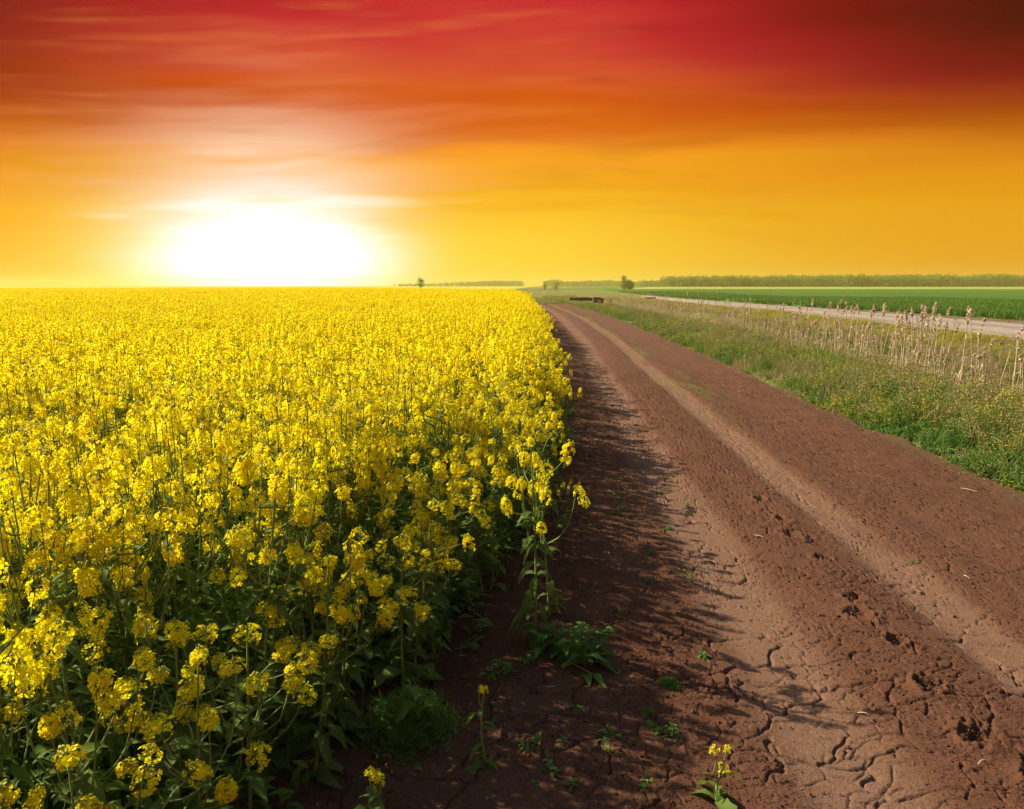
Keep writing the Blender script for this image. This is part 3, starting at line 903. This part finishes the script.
for k in range(46):
    y = rnd.uniform(13, 40)
    put_reed(9.8 + rnd.gauss(0, .9), y, rnd.uniform(.6, 1.0), 'short broken reed stump in the ditch bottom between the clumps', 'broken reed stumps in the ditch', rnd.random() < .3, True)

def build_reed_bed():
    ms = []
    for k in range(6):
        st, lf, pl = reed_parts(760 + k, 1.5); mb = MB(); mb.merge(st, None, 0); mb.merge(lf, None, 0)
        if k % 3 == 1: mb.merge(pl, None, 1)
        ms.append(mb.mesh('reed_bed', [M['reed'], M['plume']]))
    n = 480
    Y = 21 + 72 * rng.random(n) ** 1.15; x = 9.7 + rng.normal(0, 1.15, n)
    ok = fbm(x * .5, Y * .22, 771, 3) > .44
    x, Y = x[ok], Y[ok]; X = x + road_shift(Y) * .6
    h = rng.uniform(.3, .85, len(X))
    rot = np.stack([rng.normal(0, .09, len(X)), rng.normal(0, .09, len(X)), rng.uniform(0, 6.28, len(X))], 1)
    scatter('reed_bed', ms, np.stack([X, Y, ground_z(X, Y) - .02], 1), rot, np.stack([np.ones(len(X)), np.ones(len(X)), h], 1), rng.integers(0, 6, len(X)), 'thin straw coloured bed of dry reeds filling the ditch behind the taller reeds', 'reeds')
build_reed_bed()

# ------------------------------------------------------------------ weeds on the soil
def thing_mesh(name, me, loc, label, cat, rz=0.0, s=1.0):
    o = link(name, me, None, loc); o.rotation_euler = (0, 0, rz); o.scale = (s, s, s)
    return tag(o, label, cat)
thing_mesh('feathery_weed', feather_mesh('feathery_weed', 801, 520, .31, .28, M['fern']), (-.60, 3.13, -.03), 'domed dark green feathery weed in the shade at the foot of the field', 'weed')
thing_mesh('feathery_weed', feather_mesh('feathery_weed', 802, 90, .085, .055, M['fern']), (.64, 3.62, -.01), 'small bright feathery weed tuft alone at the end of the plant shadows', 'weed')
thing_mesh('feathery_weed', feather_mesh('feathery_weed', 803, 60, .07, .045, M['fern']), (.50, 3.36, -.01), 'flat feathery weed seedling just nearer than the bright tuft', 'weed')
def leafy(name, seed, n, h, spread, loc, label, ls=.05, tops=0):
    thing_mesh(name, weed_mesh(name, seed, n, h, spread, M['grass_lush'], M['weed_yellow'], tops, ls), loc, label, 'weed', seed)
leafy('leafy_weed', 811, 12, .24, .10, (.22, 3.86, -.01), 'broad leafed weed clump beside the straggling rapeseed plant', .14)
leafy('leafy_weed', 812, 6, .10, .05, (.02, 3.05, -.01), 'low leafy weed behind the single seedling on the dark soil', .05)
leafy('leafy_weed', 813, 5, .09, .04, (.28, 3.10, -.01), 'small leafy weed between two feathery seedlings', .045)
leafy('leafy_weed', 814, 5, .08, .05, (.60, 3.12, -.01), 'sparse spreading weed beside the wheel track shadows', .05)
leafy('leafy_weed', 815, 4, .10, .05, (.05, 2.80, -.01), 'small green weed at the bottom edge on dark soil', .05)
leafy('leafy_weed', 816, 4, .07, .04, (.42, 2.80, -.01), 'tiny weed seedling near the bottom edge sprig', .04)
leafy('leafy_weed', 817, 6, .30, .05, (.68, 6.5, -.01), 'thin dry-tipped weed standing alone on the soil halfway up the field edge', .025, 2)
leafy('leafy_weed', 818, 6, .12, .06, (-.20, 3.65, -.01), 'dark leafy weed in shade left of the straggling plant', .07)
leafy('leafy_weed', 819, 5, .12, .06, (-.42, 3.9, -.01), 'dark leafy weed close against the field edge', .07)
leafy('leafy_weed', 820, 5, .06, .04, (2.72, 5.35, -.01), 'tiny green weed between the wheel tracks', .04)
thing_mesh('grass_tuft', tuft_mesh('grass_tuft', 831, 50, .10, .05, M['grass'], .002), (2.93, 14.6, .0), 'small grass tuft on the ridge beside the far wheel track', 'grass tuft')
thing_mesh('grass_tuft', tuft_mesh('grass_tuft', 832, 60, .10, .10, M['grass'], .002), (3.02, 12.6, .0), 'wide low grass tuft on the ridge between track and verge', 'grass tuft')

seedling_mesh = [weed_mesh('seedling', 840 + k, 3, .055, .015, M['grass_lush'], M['grass'], 0, .035) for k in range(3)] + [tuft_mesh('seedling', 850, 14, .07, .02, M['grass'], .0018)]
for k in range(64):
    y = 2.4 + 5.5 * rnd.random() ** 1.6; x = float(crop_edge(y)) + .12 + rnd.random() ** 1.3 * 1.35
    s = rnd.uniform(.6, 1.4)
    o = link('seedling', seedling_mesh[k % 4], None, (x, y, -.008)); o.rotation_euler = (0, 0, rnd.uniform(0, 6)); o.scale = (s, s, s)
    tag(o, 'tiny green seedling on the dark soil between the yellow field and the track', 'seedling', 'tiny seedlings on the soil strip')

# straw bits
for (x, y, ln, rz, lb) in ((.20, 3.72, .13, 2.4, 'bent pale straw lying in plant shade'), (1.72, 5.9, .10, 2.5, 'thin straw bit lying on the ridge between tracks'),
                           (1.85, 3.0, .07, .5, 'short straw bit on the rough soil beside the pits'), (2.9, 5.1, .06, 1.9, 'tiny straw scrap on the right wheel track'),
                           (1.5, 3.35, .05, 2.8, 'straw crumb at the border of the left wheel track'), (1.05, 10.6, .20, .3, 'dark bent twig lying across the left wheel track'),
                           (4.15, 7.4, .16, 2.2, 'dry stem fallen from the verge onto the road')):
    mb = MB(); c = np.array([[-.5, 0, .2], [-.1, .06, .35], [.25, .02, .3], [.5, -.08, .15]]) * [ln, ln, .05]
    mb.tube(c, [.0022, .0028, .0025, .0015], 4, 0)
    o = link('twig' if 'twig' in lb else 'straw', mb.mesh('straw', [M['bark'] if 'twig' in lb else M['straw']]), None, (x, y, .012)); o.rotation_euler = (0, 0, rz)
    tag(o, lb, 'twig' if 'twig' in lb else 'straw')

# crumbs of soil
def build_crumbs():
    ms = []
    for k in range(5):
        r = np.random.default_rng(860 + k); mb = MB()
        a = np.array([[1, 0, 0], [0, 1, 0], [-1, 0, 0], [0, -1, 0], [0, 0, .8], [0, 0, -.8]]) + r.normal(size=(6, 3)) * .25
        b = [(0, 1, 4), (1, 2, 4), (2, 3, 4), (3, 0, 4), (1, 0, 5), (2, 1, 5), (3, 2, 5), (0, 3, 5)]
        mb.add(a, b); ms.append(mb.mesh('soil_crumb', [M['clod']]))
    n = 170000
    Y = 1.6 + 16 * rng.random(n) ** 1.7; x = rng.uniform(-1.6, 4.4, n)
    z, t1, t2, rough = road_height(x, Y)
    ok = (rng.random(n) < .12 + .88 * rough ** 2) & (fbm(x * 3, Y * 3, 881, 3) > .36)
    x, Y, z = x[ok], Y[ok], z[ok]
    s = .0018 + .0035 * rng.random(len(x)) ** 2 + .009 * rng.random(len(x)) ** 12
    rot = rng.uniform(0, 6.28, (len(x), 3))
    scatter('soil_crumbs', ms, np.stack([x, Y, z + .001], 1), rot, np.repeat(s[:, None], 3, 1), rng.integers(0, 5, len(x)), 'loose crumbs of reddish soil scattered over the road', 'soil crumbs')
build_crumbs()

# ------------------------------------------------------------------ dark things beyond the bend
def build_log(name, loc, rz, L, rad, label, seed):
    mb = MB(); r = np.random.default_rng(seed)
    t = np.linspace(-.5, .5, 9)
    c = np.stack([t * L, .03 * np.sin(t * 5), rad * .9 + .02 * np.sin(t * 9)], 1)
    mb.tube(c, rad * (1 + .12 * r.normal(size=9)), 10, 0)
    ring0 = mb.v[-1][:10]; ring1 = mb.v[-1][-10:]
    mb.add(np.concatenate([ring0, [c[0]]]), [((k + 1) % 10, k, 10) for k in range(10)])
    mb.add(np.concatenate([ring1, [c[-1]]]), [(k, (k + 1) % 10, 10) for k in range(10)])
    for k in range(3):
        p = c[int(r.integers(1, 8))]; d = r.normal(size=3); d[2] = abs(d[2]); d /= np.linalg.norm(d)
        mb.tube([p, p + d * rad * 1.3, p + d * rad * 2.0], [rad * .35, rad * .25, rad * .2], 6)
    o = link(name, mb.mesh(name, [M['char']]), None, loc); o.rotation_euler = (0, 0, rz)
    return tag(o, label, 'log')
build_log('log', (4.45, 95, .08), .03, 2.8, .22, 'long dark log lying in the grass beyond the bend of the dirt road', 901)
build_log('log', (14.8, 108, .1), -.5, 1.5, .12, 'short dark log lying beside the far end of the gravel road', 902)
def box(mb, x0, x1, y0, y1, z0, z1, r, j=.015, mi=0):
    v = np.array([[x, y, z] for z in (z0, z1) for y in (y0, y1) for x in (x0, x1)], float) + r.normal(size=(8, 3)) * j
    mb.add(v, [(0, 1, 3, 2), (4, 6, 7, 5), (0, 4, 5, 1), (2, 3, 7, 6), (0, 2, 6, 4), (1, 5, 7, 3)], mi)
def build_trough():
    r = np.random.default_rng(911)
    root = empty('feed_trough', (5.6, 80.5, .0), .1)
    tag(root, 'dark weathered trough on short posts with a pale patch on its side, in the grass', 'trough')
    mb = MB(); box(mb, -.55, .50, -.22, .22, .16, .60, r, .045); box(mb, -.50, .20, -.23, .21, .56, .72, r, .04)
    link('body', mb.mesh('body', [M['char']]), root)
    mb = MB(); box(mb, -.12, .16, -.30, -.27, .20, .50, r, .012); link('patch', mb.mesh('patch', [M['pale_wood']]), root)
    for sx in (-.48, .45):
        for sy in (-.16, .16):
            mb = MB(); box(mb, sx - .06, sx + .06, sy - .05, sy + .05, -.1, .20, r, .015); link('leg', mb.mesh('leg', [M['char']]), root)
build_trough()
def build_stump(loc, h, rad, label, seed):
    r = np.random.default_rng(seed); mb = MB()
    t = np.linspace(0, 1, 5)
    mb.tube(np.stack([.05 * t, .03 * t, h * t - .05], 1), rad * np.array([1.35, 1.1, 1.0, .95, .8]), 9, 0)
    ring = mb.v[-1][-9:]
    mb.add(np.concatenate([ring, [ring.mean(0) + [0, 0, .06]]]), [(k, (k + 1) % 9, 9) for k in range(9)])
    tag(link('stump', mb.mesh('stump', [M['char']]), None, loc), label, 'stump')
build_stump((7.6, 90, 0), .42, .17, 'small dark stump standing just past the trough', 921)

# ------------------------------------------------------------------ trees
def tree_mb(seed, H, W, shape, nleaf, ls, trunk_h=.3):
    """(trunk MB, crown MB): limbs carry leaf clumps"""
    r = np.random.default_rng(seed); tr = MB(); cr = MB()
    t = np.linspace(0, 1, 5)
    base = np.stack([.03 * H * np.sin(t * 3 + seed), .02 * H * np.cos(t * 2), H * .92 * t], 1)
    tr.tube(base, H * .022 * np.array([1.3, 1, .75, .45, .12]), 6, 0)
    ncl = max(8, nleaf // 26)
    per = nleaf // ncl
    for k in range(ncl):
        u = r.uniform(trunk_h, 1.0)
        if shape == 'column': w = W * .5 * (1 - abs(u - .5)) * 1.2
        elif shape == 'round': w = W * .5 * math.sqrt(max(.05, 1 - ((u - .58) / .48) ** 2))
        else: w = W * .5 * (1.05 - .75 * (u - trunk_h) / (1 - trunk_h))
        an = r.uniform(0, 6.28); rr = w * math.sqrt(r.uniform(.15, 1))
        c = np.array([math.cos(an) * rr, math.sin(an) * rr, u * H * .97])
        b = base[min(4, int(max(u - .18, .1) * 4))]
        tr.tube([b, (b + c) / 2 + [0, 0, -.02 * H], c], np.array([.008, .005, .002]) * H, 4, 0)
        cs = W * r.uniform(.11, .2)
        p = c + r.normal(size=(per, 3)) * cs * np.array([1, 1, .75])
        nr = r.normal(size=(per, 3)) + [0, 0, .6]; nr /= np.linalg.norm(nr, axis=1)[:, None]
        cr.quads(flower_quads(p, nr, ls, r, full=False), 0)
    return tr, cr

def make_tree(name, seed, loc, H, W, shape, mat, label, cat='tree', nleaf=1400, ls=.28, trunk_h=.2):
    tr, cr = tree_mb(seed, H, W, shape, nleaf, ls, trunk_h)
    root = empty(name, loc)
    tag(root, label, cat)
    link('trunk', tr.mesh('trunk', [M['bark']]), root); link('crown', cr.mesh('crown', [mat]), root)
    return root
make_tree('poplar_tree', 951, (30.6, 300, 0), 5.6, 2.0, 'column', M['tree'], 'narrow upright tree rising beside a round dark bush on the horizon', 'tree', 1500, .24, .08)
make_tree('round_bush', 952, (32.6, 299, 0), 3.9, 3.1, 'round', M['tree_dark'], 'round dark bush touching the narrow upright tree on the horizon', 'bush', 1800, .26, .05)
make_tree('lone_tree', 953, (-48.8, 300, 0), 4.4, 2.1, 'round', M['tree'], 'small loose-crowned tree standing up alone behind the yellow field', 'tree', 700, .3, .3)
make_tree('small_tree', 954, (-.2, 300, 0), 3.6, 1.3, 'column', M['tree'], 'thin little tree standing alone just past the far corner of the field', 'tree', 400, .26, .15)
make_tree('small_tree', 955, (4.5, 310, 0), 2.9, 2.6, 'round', M['tree'], 'low round tree beside the thin little one past the field', 'tree', 500, .26, .15)

def build_wood(name, spots, label, mat, seed, nleaf=420, ls=.5):
    """a far wood that reads as one mass"""
    r = np.random.default_rng(seed)
    ms = []
    for k in range(6):
        tr, cr = tree_mb(seed + k, 8.0, 3.6 + .4 * (k % 3), 'column' if k % 2 else 'round', nleaf, ls, .16)
        mb = MB(); mb.merge(tr, None, 0); mb.merge(cr, None, 1); ms.append(mb.mesh(name, [M['bark'], mat]))
    P = np.array([(a, b, -.1) for a, b, h in spots]); s = np.array([h / 8.0 for a, b, h in spots])
    sc = np.stack([np.maximum(s, .55) * r.uniform(.9, 1.3, len(s)), np.maximum(s, .55) * r.uniform(.9, 1.3, len(s)), s], 1)
    rot = np.stack([0 * s, 0 * s, r.uniform(0, 6.28, len(s))], 1)
    scatter(name, ms, P, rot, sc, r.integers(0, 6, len(s)), label, 'wood')
sp = []
for k in range(330):
    x = 70 + 160 * (k / 330); row = rnd.random()
    h = 6.7 + .8 * (x - 70) / 160 + rnd.uniform(-.9, .5)
    sp.append((x + rnd.uniform(-1, 1), 436 + 26 * row, h * (1 + .03 * row)))
for k in range(170):
    x = 228 + 130 * (k / 170); sp.append((x + rnd.uniform(-1, 1), 520 + 20 * rnd.random(), 7.4 + 1.4 * math.exp(-((x - 300) / 18) ** 2) + rnd.uniform(-.5, .5)))
build_wood('distant_wood', sp, 'long even band of green woodland on the horizon behind the yellow strip', M['tree'], 971)
sp = []
for k in range(190):
    x = 2 + 96 * (k / 190); h = 4.6 + 1.4 * float(vnoise(np.array([x * .12]), np.array([0.]), 3)[0]) + rnd.uniform(-.4, .4)
    if 68 < x < 80: h *= .8
    sp.append((1.5 * x + rnd.uniform(-1.5, 1.5), 900 + 30 * rnd.random(), 1.5 * h - 1.0))
for k in range(60):
    x = 70 + 34 * (k / 60); sp.append((1.25 * x, 700 + 15 * rnd.random(), 5.6 + rnd.uniform(-1.0, 1.4)))
build_wood('far_treeline', sp, 'low hazy line of trees on the horizon beyond the end of the dirt road', M['tree'], 981, 260, .7)
sp = []
for k in range(230):
    x = -122 + 104 * (k / 230); h = 2.9 + 2.2 * smooth(-110, -35, x) + rnd.uniform(-.5, .5)
    sp.append((1.75 * x + rnd.uniform(-1, 1), 1085 + 40 * rnd.random(), 1.75 * float(h) - 1.5))
build_wood('hazy_treeline', sp, 'pale yellowish line of trees just above the far end of the yellow field', M['tree'], 991, 260, .7)

# ------------------------------------------------------------------ air
def build_haze():
    mb = MB()
    x0, x1, y0, y1, z0, z1 = -1320, 1320, -120, 1420, -2.2, 11.5
    v = np.array([[x, y, z] for z in (z0, z1) for y in (y0, y1) for x in (x0, x1)], float)
    mb.add(v, [(0, 2, 3, 1), (4, 5, 7, 6), (0, 1, 5, 4), (2, 6, 7, 3), (0, 4, 6, 2), (1, 3, 7, 5)])
    m, n, l = new_mat('haze'); out = n.new('ShaderNodeOutputMaterial'); p = n.new('ShaderNodeVolumePrincipled')
    p.inputs['Color'].default_value = (1.0, .92, .24, 1); p.inputs['Density'].default_value = .00055; p.inputs['Anisotropy'].default_value = 0.2
    l.new(p.outputs[0], out.inputs['Volume'])
    tag(link('haze', mb.mesh('haze', [m])), 'thin warm air over the fields, paling the far trees', 'haze', kind='stuff')
build_haze()

# ------------------------------------------------------------------ sky
SUN_AZ, SUN_EL = -68.0, 36.0
def build_world():
    w = bpy.data.worlds.new('World'); scene.world = w; w.use_nodes = True
    n = w.node_tree.nodes; l = w.node_tree.links; n.clear()
    out = n.new('ShaderNodeOutputWorld'); bg = n.new('ShaderNodeBackground'); l.new(bg.outputs[0], out.inputs[0])
    def val(x, sock):
        if isinstance(x, (int, float)): sock.default_value = x
        else: l.new(x, sock)
    def mth(op, a, b=0.0, c=0.0, clamp=False):
        m = n.new('ShaderNodeMath'); m.operation = op; m.use_clamp = clamp
        val(a, m.inputs[0]); val(b, m.inputs[1])
        if op in ('MULTIPLY_ADD',): val(c, m.inputs[2])
        return m.outputs[0]
    def sstep(a, b, x):
        m = n.new('ShaderNodeMapRange'); m.interpolation_type = 'SMOOTHSTEP'
        m.inputs['From Min'].default_value = a; m.inputs['From Max'].default_value = b; val(x, m.inputs['Value'])
        return m.outputs[0]
    def gauss(daz, sa, de, se):
        a = mth('POWER', mth('ABSOLUTE', mth('DIVIDE', daz, sa)), 2.0); b = mth('POWER', mth('ABSOLUTE', mth('DIVIDE', de, se)), 2.0)
        return mth('POWER', 2.718, mth('MULTIPLY', mth('ADD', a, b), -1.0))
    def mixrgb(f, a, b, mode='MIX'):
        m = n.new('ShaderNodeMix'); m.data_type = 'RGBA'; m.blend_type = mode; m.clamp_factor = True
        val(f, m.inputs['Factor'])
        for s, x in ((m.inputs['A'], a), (m.inputs['B'], b)):
            if isinstance(x, tuple): s.default_value = x
            else: l.new(x, s)
        return m.outputs['Result']
    tc = n.new('ShaderNodeTexCoord'); sx = n.new('ShaderNodeSeparateXYZ'); l.new(tc.outputs['Generated'], sx.inputs[0])
    DEG = 57.29578
    den = mth('SQRT', mth('ADD', mth('POWER', mth('ABSOLUTE', sx.outputs['Y']), 2.0), mth('MULTIPLY', mth('POWER', mth('ABSOLUTE', sx.outputs['X']), 2.0), .25)))
    el = mth('MULTIPLY', mth('ARCTAN2', sx.outputs['Z'], den), DEG)
    az = mth('MULTIPLY', mth('ARCTAN2', sx.outputs['X'], sx.outputs['Y']), DEG)
    def noise(saz, sel, detail, off, rough=.5, tilt=0.0, dist=0.0):
        c = n.new('ShaderNodeCombineXYZ')
        val(mth('MULTIPLY', az, 1 / saz), c.inputs[0])
        val(mth('MULTIPLY', mth('MULTIPLY_ADD', az, tilt, el), 1 / sel), c.inputs[1]); c.inputs[2].default_value = off
        t = n.new('ShaderNodeTexNoise'); t.inputs['Scale'].default_value = 1.0; t.inputs['Detail'].default_value = detail
        t.inputs['Roughness'].default_value = rough; t.inputs['Distortion'].default_value = dist
        l.new(c.outputs[0], t.inputs['Vector'])
        return t.outputs['Fac']
    n1 = noise(26, 3.4, 2.5, 3.1, .5, .02, .2)
    n2 = noise(17, 1.5, 3, 7.7, .5, -.03, .3)
    n3 = noise(24, 2.4, 3, 14.3, .5, .03, .3)
    a1 = mth('SUBTRACT', n1, .5); a2 = mth('SUBTRACT', n2, .5)
    up = sstep(1.5, 6.0, el)
    off = mth('MULTIPLY', mth('ADD', mth('MULTIPLY', a1, 5.6), mth('MULTIPLY', a2, 3.0)), up)
    elp = mth('ADD', mth('ADD', el, off), mth('MULTIPLY', sstep(-2, 26, az), mth('MULTIPLY', sstep(9, 16, el), 3.2)))
    ramp = n.new('ShaderNodeValToRGB'); l.new(mth('DIVIDE', elp, 26.0, clamp=True), ramp.inputs[0])
    stops = [(0, (255, 210, 52)), (3, (255, 205, 48)), (5.4, (254, 190, 32)), (6.8, (243, 168, 20)), (8.2, (250, 164, 28)), (9.4, (244, 145, 28)),
             (10.8, (218, 106, 12)), (12.5, (208, 84, 12)), (14, (214, 88, 30)), (16.4, (205, 66, 44)), (17.8, (198, 44, 46)), (19.3, (188, 24, 40)), (22, (150, 2, 18)), (26, (100, 4, 20))]
    e = ramp.color_ramp.elements
    e[0].position = 0; e[0].color = srgb(*stops[0][1]); e[1].position = 1; e[1].color = srgb(*stops[-1][1])
    for p, c in stops[1:-1]:
        x = e.new(p / 26.0); x.color = srgb(*c)
    col = ramp.outputs[0]
    # sky darkens away from the glow, more so high up
    GA = -20.0
    daz = mth('SUBTRACT', az, GA)
    azc = mth('ADD', az, 8.0)
    right = sstep(8, 41, mth('MAXIMUM', azc, mth('MULTIPLY', azc, -1.1)))
    high = sstep(3, 18, el)
    k = mth('MULTIPLY', right, mth('MULTIPLY_ADD', high, .80, .08))
    dk = mth('SUBTRACT', 1.0, k)
    cmb = n.new('ShaderNodeCombineColor')
    val(mth('POWER', dk, .85), cmb.inputs[0]); val(mth('POWER', dk, mth('MULTIPLY_ADD', high, .9, 1.0)), cmb.inputs[1]); val(mth('POWER', dk, 1.5), cmb.inputs[2])
    col = mixrgb(1.0, col, cmb.outputs[0], 'MULTIPLY')
    # thin veils of brighter and duller cloud
    veil = mth('MULTIPLY', sstep(.50, .74, n2), mth('MULTIPLY', mth('MULTIPLY', up, .26), mth('SUBTRACT', 1.0, mth('MULTIPLY', sstep(-5, 15, az), sstep(7, 11, el)))))
    col = mixrgb(veil, col, srgb(250, 150, 70))
    dull = mth('MULTIPLY', mth('MULTIPLY', sstep(.55, .78, n3), sstep(8, 24, mth('ABSOLUTE', daz))), mth('MULTIPLY', up, .6))
    col = mixrgb(dull, col, mixrgb(1.0, col, (.62, .55, .5, 1), 'MULTIPLY'))
    # orange to both sides low down
    side = mth('MULTIPLY', sstep(6, 17, mth('MULTIPLY', daz, -1.0)), sstep(14, 2, el))
    col = mixrgb(mth('MULTIPLY', side, .85), col, srgb(250, 154, 4))
    side2 = mth('MULTIPLY', sstep(12, 50, daz), sstep(14, 3, el))
    col = mixrgb(mth('MULTIPLY', side2, .85), col, srgb(226, 150, 4))
    # glow round the low sun
    g3 = gauss(daz, 19, mth('SUBTRACT', el, 1.0), 4.4)
    col = mixrgb(mth('MULTIPLY', g3, .75), col, srgb(255, 220, 60))
    st = mth('MULTIPLY_ADD', a2, 3.2, .62, clamp=True)
    g2 = gauss(daz, 8.0, mth('SUBTRACT', el, 6.5), 5.0)
    col = mixrgb(mth('MULTIPLY', mth('MULTIPLY', g2, 1.15), st), col, srgb(255, 218, 186))
    wob = mth('ADD', mth('MULTIPLY', a2, 2.6), mth('MULTIPLY', a1, 2.0))
    dz = mth('SUBTRACT', daz, .3)
    dzw = mth('ADD', dz, mth('MULTIPLY', mth('MULTIPLY', mth('SIGN', dz), mth('MULTIPLY', wob, up)), 9.0))
    g1 = gauss(dzw, 8.4, mth('SUBTRACT', mth('ADD', el, mth('MULTIPLY', mth('MULTIPLY', wob, up), 1.2)), 1.8), 5.4)
    col = mixrgb(sstep(.05, .95, g1), col, (1.12, 1.04, 1.03, 1))
    g0 = gauss(dz, 6.6, mth('SUBTRACT', el, .8), 3.4)
    col = mixrgb(mth('MULTIPLY', g0, .8), col, (2.3, 2.2, 2.1, 1))
    # overhead the dusk colours give way to ordinary daylight sky
    sky = n.new('ShaderNodeTexSky'); sky.sky_type = 'NISHITA'; sky.sun_disc = False
    sky.sun_elevation = R(SUN_EL); sky.sun_rotation = R(SUN_AZ)
    day = n.new('ShaderNodeMix'); day.data_type = 'RGBA'; day.blend_type = 'MULTIPLY'; day.inputs['Factor'].default_value = 1
    l.new(sky.outputs[0], day.inputs['A']); day.inputs['B'].default_value = (.17, .17, .17, 1)
    col = mixrgb(sstep(22, 45, el), col, day.outputs['Result'])
    l.new(col, bg.inputs['Color']); bg.inputs['Strength'].default_value = .555
build_world()

sun = bpy.data.lights.new('sun', 'SUN'); sun.energy = 5.0; sun.angle = R(.6); sun.color = (1.0, .90, .72)
so = bpy.data.objects.new('sun', sun); COL.objects.link(so)
S = Vector((math.sin(R(SUN_AZ)) * math.cos(R(SUN_EL)), math.cos(R(SUN_AZ)) * math.cos(R(SUN_EL)), math.sin(R(SUN_EL))))
so.rotation_euler = S.to_track_quat('Z', 'Y').to_euler()
so.location = S * 60

# ------------------------------------------------------------------ camera
cam = bpy.data.cameras.new('camera'); cam.sensor_width = 36; cam.lens = 36 * 760 / 1024; cam.clip_start = .05; cam.clip_end = 6000
co = bpy.data.objects.new('camera', cam); COL.objects.link(co)
co.location = (0, 0, 2.0); co.rotation_euler = (R(90 - 8.936), 0, R(2.456))
scene.camera = co

vs = scene.view_settings
vs.view_transform = 'Standard'; vs.look = 'None'; vs.exposure = 0.88; vs.gamma = 1; vs.use_curve_mapping = False
scene.cycles.max_bounces = 8; scene.cycles.diffuse_bounces = 3; scene.cycles.transmission_bounces = 4; scene.cycles.transparent_max_bounces = 8
scene.cycles.use_denoising = True
scene.cycles.sample_clamp_indirect = 4.0
